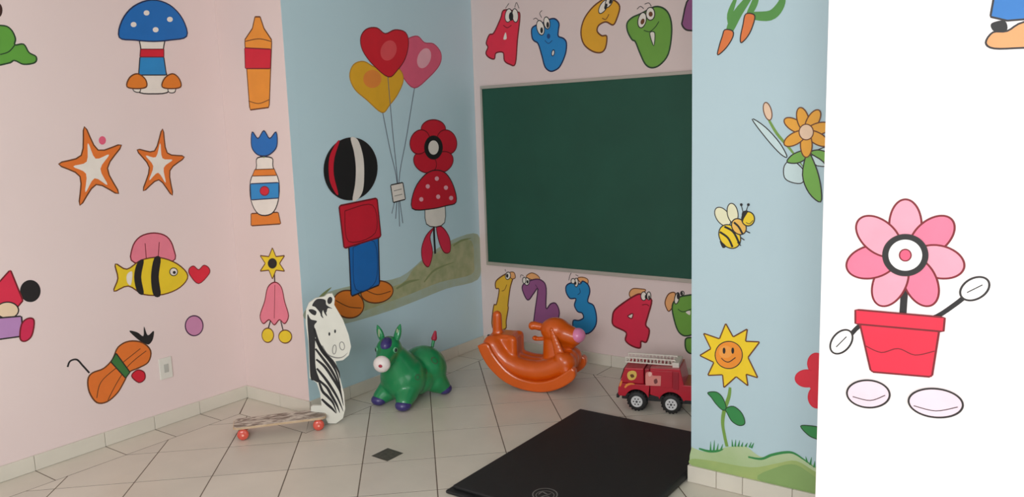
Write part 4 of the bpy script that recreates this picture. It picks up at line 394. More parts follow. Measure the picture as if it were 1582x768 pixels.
('left','painted_blocks','plain painted heap of a black ball, pink cone, purple block and red stone',[('F','black',[(1.6626,0.8412),(1.6556,0.8195),(1.6412,0.8039),(1.6224,0.7974),(1.6029,0.8013),(1.5866,0.8146),(1.5766,0.8346),(1.5749,0.8575),(1.5817,0.8788),(1.5957,0.8943),(1.6143,0.9011),(1.6338,0.8977),(1.6504,0.8847),(1.6607,0.8645)],0,'ink'),('P','rose2',[(1.399,0.8237),(1.5465,0.9621),(1.5821,0.811),(1.5434,0.7737),(1.453,0.7823)],0.0068,'reddk'),('F','skin2',[(1.5586,0.7706),(1.5522,0.7553),(1.5381,0.7451),(1.5191,0.7418),(1.4991,0.7461),(1.4821,0.7571),(1.4713,0.7724),(1.4688,0.7892),(1.475,0.8041),(1.4887,0.8144),(1.5074,0.8179),(1.5274,0.814),(1.5448,0.8032),(1.5559,0.7877)],0.0058,'ink'),('P','lilac',[(1.4206,0.7587),(1.5678,0.7408),(1.5634,0.6473),(1.409,0.6599)],0.0068,'ink'),('F','rose4',[(1.5635,0.7033),(1.5945,0.7246),(1.6183,0.7088),(1.6011,0.642),(1.5699,0.6211),(1.5499,0.64)],0.0068,'reddk')],0),
('left','painted_ball','pink ball',[('F','mauve',[(2.4801,0.491),(2.4723,0.4679),(2.4554,0.4519),(2.4328,0.4462),(2.4091,0.4517),(2.3891,0.4673),(2.3765,0.4898),(2.3738,0.5148),(2.3814,0.5375),(2.3978,0.5534),(2.4201,0.5595),(2.4437,0.5545),(2.4642,0.5391),(2.4772,0.5165)],0.0068,'purpledk')],0),
('left','painted_gourd','plain painted orange gourd with a curling dark tendril and dark leaves',[('S','black',[(1.7414,0.4509),(1.7564,0.4765),(1.7879,0.4757),(1.8122,0.4393),(1.8396,0.3941)],0.0087),('F','orange4',[(1.829,0.3629),(1.8537,0.3902),(1.9098,0.3977),(1.9586,0.431),(1.9952,0.4876),(2.0552,0.5041),(2.1243,0.4795),(2.1635,0.4258),(2.1454,0.3701),(2.0907,0.3526),(2.038,0.3432),(2.0061,0.3008),(1.9661,0.2535),(1.9096,0.2238),(1.8588,0.2356),(1.8291,0.2983)],0.0077,'brown'),('S','brown',[(1.8612,0.258),(1.8917,0.3336),(1.9846,0.3891),(2.1093,0.4514)],0.0043),('S','brown',[(1.9141,0.2302),(1.9723,0.3105),(2.0421,0.3816),(2.1396,0.4318)],0.0043),('P','green2',[(1.95,0.4217),(1.9808,0.4602),(2.0418,0.3421),(2.0157,0.3178)],0.0058,'ink'),('F','black',[(2.1358,0.4727),(2.0989,0.5054),(2.0609,0.5576),(2.1026,0.5401),(2.132,0.5134),(2.1412,0.5629),(2.1562,0.5117),(2.1908,0.5277),(2.1822,0.4855),(2.1592,0.463)],0,'ink'),('F','red2',[(2.0475,0.3207),(2.0817,0.3431),(2.1158,0.3217),(2.116,0.2855),(2.0825,0.2749)],0.0058,'reddk')],0),
('ret','painted_crayon','plain painted orange crayon with a red band',[('P','orange5',[(-3.662,2.0437),(-3.5884,2.0974),(-3.5593,2.1544),(-3.5166,2.1499),(-3.4921,2.088),(-3.4362,2.0233),(-3.4988,1.6794),(-3.6653,1.6726)],0.0075,'brown'),('P','red2',[(-3.6673,2.0034),(-3.4469,1.9781),(-3.464,1.8797),(-3.676,1.8946)],0.006,'reddk'),('S','brown',[(-3.6573,2.0365),(-3.5412,2.0395),(-3.4422,2.0173)],0.0045),('S','brown',[(-3.6703,1.7215),(-3.5832,1.7037),(-3.4939,1.7199)],0.0041)],0),
('ret','painted_vase','plain painted white vase with a blue tulip and an orange foot',[('P','orange2',[(-3.7274,1.1022),(-3.4896,1.1174),(-3.4752,1.0542),(-3.7364,1.0323)],0.007,'brown'),('F','cream',[(-3.6309,1.4123),(-3.5093,1.4115),(-3.5042,1.3628),(-3.4645,1.2864),(-3.4822,1.1811),(-3.5455,1.1084),(-3.6586,1.1009),(-3.718,1.1753),(-3.7098,1.2838),(-3.6493,1.3557)],0.007,'ink'),('P','blue3',[(-3.7117,1.2694),(-3.4653,1.2794),(-3.4751,1.1953),(-3.7176,1.1789)],0.006,'navy'),('F','red2',[(-3.5527,1.2325),(-3.5579,1.2216),(-3.5697,1.2128),(-3.5859,1.2076),(-3.6034,1.2073),(-3.6186,1.2118),(-3.6285,1.2203),(-3.631,1.2311),(-3.6258,1.2421),(-3.6137,1.2509),(-3.5974,1.256),(-3.58,1.2562),(-3.565,1.2516),(-3.5553,1.2432)],0.005,'reddk'),('P','orange2',[(-3.6615,1.3485),(-3.4946,1.3523),(-3.477,1.3176),(-3.6889,1.3127)],0.005,'brown'),('S','stem',[(-3.5751,1.4119),(-3.57,1.4538)],0.0103),('F','blue',[(-3.6581,1.5535),(-3.6121,1.5174),(-3.5572,1.5579),(-3.5132,1.5154),(-3.4553,1.5484),(-3.4588,1.4731),(-3.5177,1.4324),(-3.5738,1.4224),(-3.6339,1.4335),(-3.6736,1.4763)],0.007,'navy')],0),
('ret','painted_bellflower','plain painted pink bellflower under a yellow star bloom with two yellow berries',[('S','black',[(-3.562,0.7828),(-3.5704,0.6646)],0.0103),('P','yellow2',[(-3.5627,0.918),(-3.5378,0.8699),(-3.4623,0.8807),(-3.5117,0.8338),(-3.4723,0.793),(-3.5469,0.7931),(-3.5839,0.74),(-3.6091,0.7884),(-3.688,0.7763),(-3.6359,0.8249),(-3.6767,0.8666),(-3.5998,0.8658)],0.0065,'brown'),('F','black',[(-3.534,0.8322),(-3.5393,0.8192),(-3.5514,0.8082),(-3.5679,0.8013),(-3.5855,0.8),(-3.6008,0.8045),(-3.6106,0.814),(-3.613,0.8265),(-3.6075,0.8396),(-3.5952,0.8506),(-3.5786,0.8574),(-3.5611,0.8586),(-3.546,0.854),(-3.5363,0.8446)],0,'ink'),('F','rose3',[(-3.5634,0.7241),(-3.5107,0.6994),(-3.4922,0.6208),(-3.4681,0.5428),(-3.5066,0.4942),(-3.5491,0.5115),(-3.5983,0.4759),(-3.6409,0.5009),(-3.6964,0.4719),(-3.7203,0.5146),(-3.6687,0.6031),(-3.6297,0.6888)],0.007,'reddk'),('S','reddk',[(-3.5651,0.7093),(-3.5939,0.5138)],0.0041),('S','black',[(-3.6303,0.4947),(-3.66,0.4383)],0.0086),('S','black',[(-3.5387,0.5052),(-3.523,0.4477)],0.0086),('F','yellow2',[(-3.6113,0.4142),(-3.6187,0.3953),(-3.6349,0.3787),(-3.657,0.3677),(-3.6805,0.3646),(-3.7009,0.37),(-3.7138,0.383),(-3.7169,0.4008),(-3.7093,0.42),(-3.6927,0.4366),(-3.6705,0.4474),(-3.647,0.4502),(-3.627,0.4446),(-3.6143,0.4318)],0.0065,'brown'),('F','yellow2',[(-3.4537,0.4268),(-3.461,0.4098),(-3.478,0.3947),(-3.5012,0.3844),(-3.5263,0.3811),(-3.5482,0.3855),(-3.5625,0.3966),(-3.5663,0.4124),(-3.5587,0.4296),(-3.5414,0.4447),(-3.5179,0.4548),(-3.4929,0.4579),(-3.4714,0.4534),(-3.4574,0.4423)],0.0065,'brown')],0),
('right','painted_flower_pot','plain painted red pot with a big pink daisy, two white buds and two pink stones',[('S','black',[(-0.3285,0.9851),(-0.3943,0.9949),(-0.4318,0.964),(-0.46,0.9246)],0.0113),('S','black',[(-0.3255,0.9854),(-0.2575,1.0069),(-0.2074,1.0492),(-0.1754,1.0852)],0.0113),('S','black',[(-0.3234,1.0885),(-0.3255,0.9854)],0.017),('F','white',[(-0.4517,0.9492),(-0.446,0.94),(-0.4456,0.9264),(-0.4506,0.911),(-0.4601,0.8968),(-0.4722,0.8865),(-0.4846,0.8823),(-0.4948,0.8851),(-0.5007,0.8944),(-0.501,0.9083),(-0.4958,0.9239),(-0.4861,0.9382),(-0.4739,0.9482),(-0.4617,0.9521)],0.0049,'ink'),('F','white',[(-0.1395,1.1131),(-0.1374,1.1017),(-0.1411,1.0884),(-0.1501,1.0758),(-0.1626,1.0664),(-0.1762,1.0621),(-0.1881,1.0639),(-0.196,1.0713),(-0.1982,1.0831),(-0.1942,1.0966),(-0.185,1.1093),(-0.1723,1.1185),(-0.1588,1.1225),(-0.1471,1.1206)],0.0049,'ink'),('S','ink',[(-0.486,0.9011),(-0.4603,0.9336)],0.0025),('S','ink',[(-0.1836,1.0812),(-0.1515,1.1036)],0.0025),('F','pink2',[(-0.3304,1.3094),(-0.3141,1.3033),(-0.3005,1.2854),(-0.2924,1.2593),(-0.2912,1.23),(-0.2972,1.2032),(-0.3093,1.184),(-0.3253,1.1763),(-0.3418,1.182),(-0.3557,1.1999),(-0.3641,1.2266),(-0.3652,1.2565),(-0.3588,1.2836),(-0.3464,1.3024)],0.0049,'reddk'),('F','pink',[(-0.2237,1.2607),(-0.2177,1.2433),(-0.2211,1.221),(-0.2334,1.1978),(-0.2523,1.1783),(-0.2743,1.1664),(-0.295,1.1646),(-0.31,1.1736),(-0.3163,1.1915),(-0.3125,1.2146),(-0.2995,1.2382),(-0.2801,1.2575),(-0.2582,1.2687),(-0.2381,1.2698)],0.0049,'reddk'),('F','pink2',[(-0.1926,1.1435),(-0.2007,1.1271),(-0.2182,1.1159),(-0.242,1.1121),(-0.2673,1.1167),(-0.2892,1.1289),(-0.303,1.1462),(-0.3059,1.1653),(-0.2972,1.182),(-0.2789,1.193),(-0.2548,1.1962),(-0.2298,1.1911),(-0.2087,1.1789),(-0.1955,1.1619)],0.0049,'reddk'),('F','pink',[(-0.2593,1.0417),(-0.2761,1.0379),(-0.2953,1.0464),(-0.3131,1.0656),(-0.3259,1.0917),(-0.331,1.1194),(-0.3275,1.143),(-0.316,1.1578),(-0.299,1.1609),(-0.2799,1.152),(-0.2625,1.1328),(-0.2501,1.1072),(-0.245,1.0801),(-0.2483,1.0568)],0.0049,'reddk'),('F','pink2',[(-0.3825,1.029),(-0.3955,1.0422),(-0.401,1.0657),(-0.3977,1.0948),(-0.3865,1.1233),(-0.3696,1.1457),(-0.3506,1.1575),(-0.3331,1.1566),(-0.3205,1.1435),(-0.3152,1.1206),(-0.3181,1.0924),(-0.3288,1.0641),(-0.3454,1.0414),(-0.3645,1.0288)],0.0049,'reddk'),('F','pink',[(-0.4653,1.1232),(-0.4636,1.1434),(-0.4499,1.1635),(-0.4271,1.1793),(-0.4,1.1878),(-0.374,1.1875),(-0.3541,1.1785),(-0.3439,1.1628),(-0.3453,1.1432),(-0.3581,1.1236),(-0.3801,1.1076),(-0.407,1.0984),(-0.4337,1.0982),(-0.4546,1.107)],0.0049,'reddk'),('F','pink2',[(-0.4397,1.2523),(-0.4244,1.263),(-0.4023,1.2635),(-0.3779,1.2536),(-0.3561,1.2357),(-0.341,1.2132),(-0.3354,1.1904),(-0.3403,1.1717),(-0.355,1.1606),(-0.3767,1.1596),(-0.4012,1.1689),(-0.4236,1.1868),(-0.4393,1.2099),(-0.4451,1.2333)],0.0049,'reddk'),('F','black',[(-0.2732,1.1696),(-0.2773,1.1463),(-0.2907,1.1267),(-0.3112,1.1147),(-0.3346,1.1128),(-0.3563,1.1216),(-0.372,1.1395),(-0.3782,1.1628),(-0.3737,1.1868),(-0.3595,1.2064),(-0.3386,1.2179),(-0.3153,1.2191),(-0.2941,1.2099),(-0.2792,1.1923)],0.0027,'ink'),('F','white',[(-0.2863,1.1688),(-0.2894,1.1512),(-0.2995,1.1365),(-0.3147,1.1276),(-0.3321,1.1262),(-0.3482,1.1329),(-0.3597,1.1463),(-0.3643,1.1637),(-0.361,1.1816),(-0.3505,1.1964),(-0.3351,1.205),(-0.3177,1.2059),(-0.302,1.1991),(-0.2908,1.1858)],0,'ink'),('F','rosedk2',[(-0.3114,1.1672),(-0.3125,1.1605),(-0.316,1.155),(-0.3213,1.1517),(-0.3273,1.1513),(-0.3328,1.1539),(-0.3368,1.1589),(-0.3384,1.1654),(-0.3373,1.1721),(-0.3338,1.1776),(-0.3284,1.1808),(-0.3224,1.1812),(-0.3169,1.1786),(-0.313,1.1736)],0.0033,'reddk'),('P','hotred',[(-0.429,0.9804),(-0.2391,0.9855),(-0.251,0.8541),(-0.3956,0.8455)],0.0049,'reddk'),('P','hotred',[(-0.4397,1.0112),(-0.2287,1.0136),(-0.23,0.9764),(-0.4385,0.9721)],0.0049,'reddk'),('S','reddk',[(-0.4108,0.9149),(-0.3721,0.9024),(-0.3322,0.9185),(-0.292,0.9067),(-0.2481,0.9232)],0.0026),('F','blush',[(-0.3477,0.7882),(-0.3532,0.7714),(-0.368,0.7568),(-0.3893,0.7472),(-0.413,0.7448),(-0.4343,0.75),(-0.449,0.762),(-0.4539,0.7783),(-0.4479,0.7956),(-0.4324,0.8103),(-0.4107,0.8195),(-0.3872,0.8215),(-0.3664,0.8159),(-0.3524,0.8041)],0.0049,'ink'),('F','blush',[(-0.1787,0.7901),(-0.1853,0.7734),(-0.2025,0.7591),(-0.2273,0.7502),(-0.2548,0.7483),(-0.2796,0.7542),(-0.2966,0.7667),(-0.302,0.7833),(-0.2948,0.8005),(-0.2766,0.8148),(-0.2513,0.8234),(-0.224,0.8246),(-0.2,0.8184),(-0.1839,0.8061)],0.0049,'ink'),('S','ink',[(-0.4388,0.7693),(-0.3946,0.7661),(-0.3585,0.7869)],0.0023),('S','ink',[(-0.2896,0.7706),(-0.2384,0.766),(-0.1896,0.7854)],0.0023)],0),
('right','painted_bucket','plain painted blue bucket on an orange mat',[('F','tan2',[(-0.1736,1.6835),(-0.1603,1.7059),(-0.132,1.7062),(-0.1001,1.7233),(-0.0293,1.7216),(-0.0258,1.6619),(-0.0995,1.6653),(-0.1558,1.6686)],0.0044,'ink'),('P','blue4',[(-0.1585,1.8226),(-0.0343,1.8063),(-0.0298,1.7302),(-0.1005,1.7291),(-0.1333,1.7296),(-0.1673,1.742)],0.0044,'ink'),('F','black',[(-0.164,1.7269),(-0.1384,1.7302),(-0.1322,1.7091),(-0.1499,1.7049),(-0.1619,1.712)],0,'ink')],0),
('mat','emblem','grey oval emblem printed on the mat',[('S','emb',[(-1.628,2.5568),(-1.6212,2.5412),(-1.6193,2.5247),(-1.6224,2.5089),(-1.6302,2.4953),(-1.6418,2.485),(-1.6563,2.4792),(-1.6723,2.4783),(-1.6883,2.4825),(-1.7027,2.4914),(-1.7142,2.5042),(-1.7215,2.5197),(-1.724,2.5365),(-1.7212,2.5528),(-1.7134,2.567),(-1.7013,2.5776),(-1.6863,2.5835),(-1.6698,2.5841),(-1.6535,2.5795),(-1.6392,2.57),(-1.628,2.5568)],0.0048),('S','emb',[(-1.6363,2.545),(-1.6317,2.5343),(-1.6307,2.5228),(-1.6333,2.5117),(-1.6392,2.5019),(-1.6479,2.4945),(-1.6586,2.4901),(-1.6701,2.4891),(-1.6816,2.4917),(-1.6917,2.4976),(-1.6997,2.5063),(-1.7045,2.517),(-1.7058,2.5286),(-1.7033,2.5399),(-1.6973,2.55),(-1.6885,2.5576),(-1.6775,2.562),(-1.6657,2.5629),(-1.6541,2.5601),(-1.644,2.5539),(-1.6363,2.545)],0.0036),('T','emb',[(-1.6938,2.5167),(-1.6928,2.5446),(-1.662,2.5361),(-1.6546,2.5542)],0.0076),('T','emb',[(-1.6735,2.4954),(-1.6648,2.5208),(-1.6406,2.5222)],0.0076)],0),
('zeb','mane','black painted mane',[('F','black',[(0.3572,0.6101),(0.3709,0.582),(0.4013,0.5688),(0.3862,0.5475),(0.3896,0.5109),(0.3818,0.4234),(0.3788,0.3191),(0.3954,0.2413),(0.3645,0.2534),(0.3483,0.2764),(0.3527,0.4577),(0.3529,0.5611)],0,'ink'),('F','black',[(0.3825,0.6538),(0.4022,0.6815),(0.4254,0.6858),(0.4514,0.676),(0.4548,0.6499),(0.4833,0.6279),(0.4604,0.6322),(0.4512,0.6098),(0.4368,0.6247),(0.425,0.6015),(0.4159,0.6185),(0.3972,0.6444)],0,'ink'),('F','black',[(0.3632,0.6315),(0.3812,0.6341),(0.4017,0.6199),(0.3943,0.6007),(0.3756,0.611)],0,'ink'),('F','black',[(0.4849,0.668),(0.4812,0.6606),(0.4758,0.6555),(0.47,0.6537),(0.4648,0.6557),(0.4613,0.661),(0.4602,0.6685),(0.4616,0.6768),(0.4653,0.6843),(0.4706,0.6894),(0.4765,0.6911),(0.4816,0.6892),(0.4852,0.6839),(0.4863,0.6764)],0,'ink'),('T','black',[(0.4288,0.62),(0.4258,0.5988),(0.434,0.5818)],0.0083),('T','black',[(0.4393,0.6244),(0.4459,0.6076),(0.4525,0.5908)],0.0083)],0),
('zeb','stripe',None,[('T','black',[(0.3851,0.5321),(0.4024,0.4525),(0.4375,0.3839),(0.4695,0.3404),(0.494,0.2848),(0.4976,0.2472)],0.014)],0),
('zeb','stripe',None,[('T','black',[(0.3873,0.4769),(0.4144,0.4095),(0.4504,0.3531),(0.481,0.2863),(0.5003,0.1936)],0.014)],0),
('zeb','stripe',None,[('T','black',[(0.3838,0.4232),(0.4211,0.3616),(0.4569,0.2996),(0.4896,0.2162),(0.5027,0.1505)],0.014)],0),
('zeb','stripe',None,[('T','black',[(0.3839,0.3657),(0.4235,0.3224),(0.4592,0.257),(0.4943,0.1783),(0.5074,0.0963)],0.014)],0),
('zeb','stripe',None,[('T','black',[(0.3836,0.3165),(0.4196,0.2617),(0.4508,0.2049),(0.4817,0.1371),(0.5044,0.0644)],0.014)],0),
('zeb','stripe',None,[('T','black',[(0.3846,0.2574),(0.4262,0.2101),(0.4481,0.1627),(0.4727,0.1061),(0.4858,0.0593)],0.014)],0),
('zeb','stripe',None,[('T','black',[(0.3913,0.2386),(0.4049,0.1893),(0.4297,0.1565),(0.4552,0.1169),(0.4698,0.0614)],0.014)],0),
('zeb','stripe',None,[('T','black',[(0.3972,0.1478),(0.425,0.1144),(0.4484,0.0878),(0.4676,0.0584)],0.014)],0),
('zeb','eye',None,[('F','black',[(0.4638,0.4937),(0.4631,0.4896),(0.4616,0.4863),(0.4596,0.4846),(0.4576,0.4848),(0.4558,0.4869),(0.4548,0.4904),(0.4546,0.4947),(0.4553,0.4989),(0.4568,0.5021),(0.4588,0.5038),(0.4608,0.5036),(0.4626,0.5015),(0.4636,0.498)],0,'ink')],0),
('zeb','eye',None,[('F','black',[(0.4941,0.5054),(0.4934,0.5012),(0.4919,0.4979),(0.4899,0.4962),(0.4878,0.4964),(0.4861,0.4985),(0.485,0.502),(0.4848,0.5063),(0.4856,0.5105),(0.4871,0.5137),(0.489,0.5154),(0.4911,0.5152),(0.4928,0.5132),(0.4939,0.5096)],0,'ink')],0),
('zeb','nostril',None,[('S','grey',[(0.4889,0.4067),(0.4864,0.3963),(0.4826,0.3884),(0.4782,0.3845),(0.4741,0.3853),(0.4711,0.3907),(0.4698,0.3997),(0.4705,0.4104),(0.4729,0.4207),(0.4767,0.4286),(0.4811,0.4325),(0.4852,0.4317),(0.4882,0.4263),(0.4895,0.4173),(0.4889,0.4067)],0.0043)],0),
('zeb','nostril',None,[('S','grey',[(0.5326,0.4243),(0.5324,0.4147),(0.5297,0.4069),(0.5252,0.4022),(0.5197,0.4018),(0.5142,0.4057),(0.51,0.413),(0.5078,0.4224),(0.5081,0.432),(0.5107,0.4398),(0.5152,0.4444),(0.5208,0.4449),(0.5262,0.4411),(0.5304,0.4337),(0.5326,0.4243)],0.0043)],0),
('zeb','muzzle_line',None,[('T','grey',[(0.4193,0.4368),(0.442,0.3879),(0.4821,0.3643),(0.5185,0.363),(0.5487,0.3845)],0.0067)],0),
('trk','sticker','yellow sticker on the cab side',[('F','stky',[(-0.0456,0.211),(-0.0254,0.2229),(-0.003,0.2195),(0.0018,0.1968),(-0.0109,0.1752),(-0.036,0.1705),(-0.0484,0.1876)],0,'ink'),('F','brown',[(-0.0332,0.1991),(-0.0181,0.2044),(-0.0107,0.1906),(-0.0258,0.1843)],0,'ink')],0),
('trk','sticker','pale picture sticker on the side of the box',[('F','stkp',[(0.0526,0.2151),(0.0665,0.2274),(0.0861,0.2249),(0.09,0.2089),(0.1302,0.21),(0.1331,0.2021),(0.131,0.1571),(0.1251,0.1546),(0.0561,0.1509),(0.0522,0.1546)],0,'ink'),('F','stkp2',[(0.0664,0.2198),(0.0763,0.2282),(0.0851,0.2177),(0.0772,0.2028),(0.0683,0.2046)],0,'ink'),('F','stkr',[(0.0958,0.1838),(0.1105,0.1927),(0.1153,0.1727),(0.1006,0.1638)],0,'ink')],0),
('trk','sticker','orange flame sticker over the wheel',[('T','stko',[(-0.0616,0.127),(-0.0488,0.1436),(-0.0286,0.152),(-0.0061,0.1508)],0.012),('T','stko',[(-0.0893,0.1324),(-0.0815,0.1539),(-0.0763,0.1672)],0.0103)],0)]
for key, name, label, layers, base in PAINTINGS:
    if key in FRAMES: paint(FRAMES[key], name, label, layers, base, wall[key])

# ------------------------------------------------------------------ green chalkboard
M_alu = mat('board_frame_metal', (186, 178, 168), 0.45, 0.03, metal=0.3)
cb = thing('chalkboard', 'wide green chalkboard with a thin pale frame on the back wall', 'chalkboard', (-2.08, 4.3195, 0.594))
BX0, BX1, BH = -1.2, 1.2, 1.228
obj('writing_panel', boxm(BX0 + 0.012, BX1 - 0.012, -0.012, -0.001, 0.012, BH - 0.012), mat('chalkboard_green', (24, 82, 64), 0.65, scale=3, rgb2=(20, 76, 59)), cb)
for a in ((BX0, BX1, BH - 0.02, BH), (BX0, BX1, 0, 0.024), (BX0, BX0 + 0.014, 0.0245, BH - 0.0205), (BX1 - 0.014, BX1, 0.0245, BH - 0.0205)):
    obj('frame_strip', boxm(a[0], a[1], -0.02, -0.0005, a[2], a[3], 0.002), M_alu, cb)

# ------------------------------------------------------------------ wall outlet
ol = thing('wall_outlet', 'white wall outlet plate low on the pink left wall', 'outlet', (-3.8995, 2.235, 0.255), 0)
obj('cover_plate', boxm(0, 0.008, -0.036, 0.036, 0, 0.115, 0.003), mat('outlet_white', (226, 224, 214), 0.4, 0.02), ol)
obj('socket', boxm(0.0082, 0.012, -0.012, 0.012, 0.035, 0.08, 0.0015), mat('outlet_grey', (186, 186, 178), 0.5, 0.02), ol)

# ------------------------------------------------------------------ black folded mat
M_mat = mat('black_mat_vinyl', (31, 31, 32), 0.55, 0.06, 30, bump=0.08, bscale=120, spec=0.35)
mt = thing('exercise_mat', 'black folded exercise mat lying on the tiles beside the pillar', 'mat', (-1.66, 2.93, 0))
def mat_layer(x0, x1, y0, y1, z0, z1):
    return boxm(x0, x1, y0, y1, z0, z1, 0.006)
obj('lower_layer', mat_layer(-0.415, 0.398, -0.555, 0.548, 0.0005, 0.016), M_mat, mt)
obj('upper_layer', mat_layer(-0.395, 0.395, -0.53, 0.545, 0.0165, 0.033), M_mat, mt)
bm = bmesh.new(); cyl(bm, (0.389, -0.53, 0.0168), (0.389, 0.545, 0.0168), 0.0155, 16); obj('fold', bm, M_mat, mt)
for key, name, label, layers, base in PAINTINGS:
    if key == 'mat': paint(lambda u, v, o: (u + 1.66, v - 2.93, 0.0331 + o), name, label, layers, base, mt)

# ------------------------------------------------------------------ zebra ride-on board
ZA = math.atan2(0.77636, 0.63029)
zb = thing('zebra_ride_on', 'wooden ride-on board with a tall zebra head cutout and red wheels', 'ride-on toy', (-3.39834, 2.34112, 0), ZA)
M_zw = mat('white_painted_wood', (228, 226, 214), 0.5, 0.03, 14)
M_wood = mat('worn_wood', (206, 182, 152), 0.5, scale=18, rgb2=(190, 160, 126))
ZOUT = [(0.351,0.6332),(0.3679,0.6675),(0.4035,0.6899),(0.4478,0.6942),(0.4653,0.707),(0.488,0.7081),(0.4991,0.6814),(0.4939,0.6458),(0.5334,0.5643),(0.5581,0.4782),(0.5663,0.4142),(0.5514,0.3683),(0.5198,0.3453),(0.4817,0.3443),(0.4989,0.2523),(0.5137,0.1652),(0.5154,0.0791),(0.5,0.0272),(0.463,0.0019),(0.4232,0.0095),(0.4127,0.0335),(0.4153,0.0578),(0.4071,0.0696),(0.3386,0.0871),(0.3401,0.1104),(0.3554,0.1169),(0.3948,0.1108),(0.3914,0.1804),(0.3784,0.2381),(0.3439,0.2685),(0.3508,0.4579),(0.3442,0.562)]
# camera sees local -y; head cutout 18 mm thick
bm = bmesh.new()
zz = [(x, max(z, 0.004)) for x, z in ZOUT]
prism(bm, zz, -0.009, 0.009)
hd = obj('zebra_head', bm, M_zw, zb)
for key, name, label, layers, base in PAINTINGS:
    if key == 'zeb': paint(lambda u, v, o: (u, -0.009 - o, v), name, label, layers, base, hd)
# deck
pts = []
L0, L1, hw = -0.052, 0.414, 0.072
for cx, s in ((L0 + 0.03, -1), (L1 - 0.03, 1)):
    for k in range(9):
        t = -PI / 2 + PI * k / 8
        if s < 0: t = PI / 2 + PI * k / 8
        pts.append((cx + 0.03 * math.cos(t), (hw - 0.03) * (1 if math.sin(t) >= 0 else -1) + 0.03 * math.sin(t)))
bm = bmesh.new(); slab(bm, pts, 0.0575, 0.0685, 0.002)
def deck_mat():
    m = mat('scuffed_deck', (214, 204, 190), 0.5, scale=20)
    nt = m.node_tree; b = nt.nodes['Principled BSDF']
    tc = nt.nodes.new('ShaderNodeTexCoord'); mp = nt.nodes.new('ShaderNodeMapping'); mp.inputs['Scale'].default_value = (9, 34, 20)
    n = nt.nodes.new('ShaderNodeTexNoise'); n.inputs['Scale'].default_value = 1.6; n.inputs['Detail'].default_value = 4; n.inputs['Distortion'].default_value = 1.2
    r = nt.nodes.new('ShaderNodeValToRGB')
    r.color_ramp.elements[0].position = 0.42; r.color_ramp.elements[0].color = (*lin((128, 110, 96)), 1)
    r.color_ramp.elements[1].position = 0.56; r.color_ramp.elements[1].color = (*lin((222, 212, 198)), 1)
    nt.links.new(tc.outputs['Object'], mp.inputs['Vector']); nt.links.new(mp.outputs['Vector'], n.inputs['Vector'])
    nt.links.new(n.outputs['Fac'], r.inputs['Fac']); nt.links.new(r.outputs['Color'], b.inputs['Base Color'])
    return m
dk = obj('deck', bm, M_wood, zb)
bm = bmesh.new(); slab(bm, [(x * 0.985 + 0.003, y * 0.96) for x, y in pts], 0.0686, 0.0692, 0.0002)
obj('printed_sheet', bm, deck_mat(), dk)
M_wheel = mat('red_clear_wheel', (226, 92, 74), 0.22, 0.05, coat=0.5, rgb2=(206, 70, 56))
M_hubw = mat('wheel_hub', (250, 176, 160), 0.3)
M_axle = mat('axle_metal', (150, 146, 140), 0.35, metal=0.8)
for ax_ in (-0.003, 0.372):
    bm = bmesh.new(); cyl(bm, (ax_, -0.06, 0.029), (ax_, 0.06, 0.029), 0.004, 10)
    box(bm, ax_ - 0.012, ax_ + 0.012, -0.045, 0.045, 0.034, 0.0574)
    obj('axle', bm, M_axle, zb)
    for sy in (-1, 1):
        bm = bmesh.new()
        lathe(bm, [(0.006, -0.016), (0.02, -0.0155), (0.0265, -0.011), (0.0288, -0.004), (0.0288, 0.004), (0.0265, 0.011), (0.02, 0.0155), (0.006, 0.016)], (ax_, sy * 0.066, 0.0292))
        wh = obj('wheel', bm, M_wheel, zb, True)
        bm = bmesh.new(); cyl(bm, (ax_, sy * 0.0822, 0.0292), (ax_, sy * 0.0842, 0.0292), 0.0055, 14); obj('hub', bm, M_hubw, wh)

# ------------------------------------------------------------------ green inflatable hopper
dn = thing('donkey_hopper', 'green inflatable donkey hopper with white muzzle and dark blue hooves', 'bouncy toy', (-3.015, 3.22, 0), -PI / 2)
M_green = mat('green_vinyl', (24, 134, 78), 0.3, 0.06, 10, coat=0.35, bump=0.02, bscale=80)
M_hoof = mat('dark_blue_vinyl', (56, 46, 112), 0.35, 0.05, coat=0.3)
M_muz = mat('white_vinyl', (236, 226, 222), 0.4, 0.03)
M_redv = mat('crimson_vinyl', (170, 36, 62), 0.4, 0.05)
hy = math.radians(26)
Hc = Vector((0.185, 0.0, 0.335))
def hp(x, y, z): return Hc + Vector((x * math.cos(hy) - y * math.sin(hy), x * math.sin(hy) + y * math.cos(hy), z))
bm = bmesh.new()
ellipsoid(bm, (0.08, 0, 0.152), (0.132, 0.136, 0.132)); ellipsoid(bm, (-0.09, 0, 0.156), (0.132, 0.142, 0.134))
ellipsoid(bm, (-0.01, 0, 0.132), (0.13, 0.128, 0.112))
capsule(bm, (0.105, 0, 0.2), (0.165, 0, 0.30), 0.112, 0.074, 3)
ellipsoid(bm, Hc, (0.078, 0.07, 0.078)); capsule(bm, hp(0.02, 0, -0.01), hp(0.105, 0, -0.035), 0.062, 0.046, 3)
for sy in (1, -1):
    capsule(bm, (0.12, sy * 0.06, 0.09), (0.18, sy * 0.088, 0.048), 0.07, 0.046, 3)
    capsule(bm, (-0.1, sy * 0.075, 0.09), (-0.135, sy * 0.102, 0.048), 0.072, 0.046, 3)
bd = fuse('body', bm, M_green, dn, 0.006, 14)
for x, y in ((0.192, 0.092), (0.192, -0.092), (-0.142, 0.107), (-0.142, -0.107)):
    bm = bmesh.new(); ellipsoid(bm, (x, y, 0.0335), (0.047, 0.045, 0.033)); obj('hoof', bm, M_hoof, dn, True)
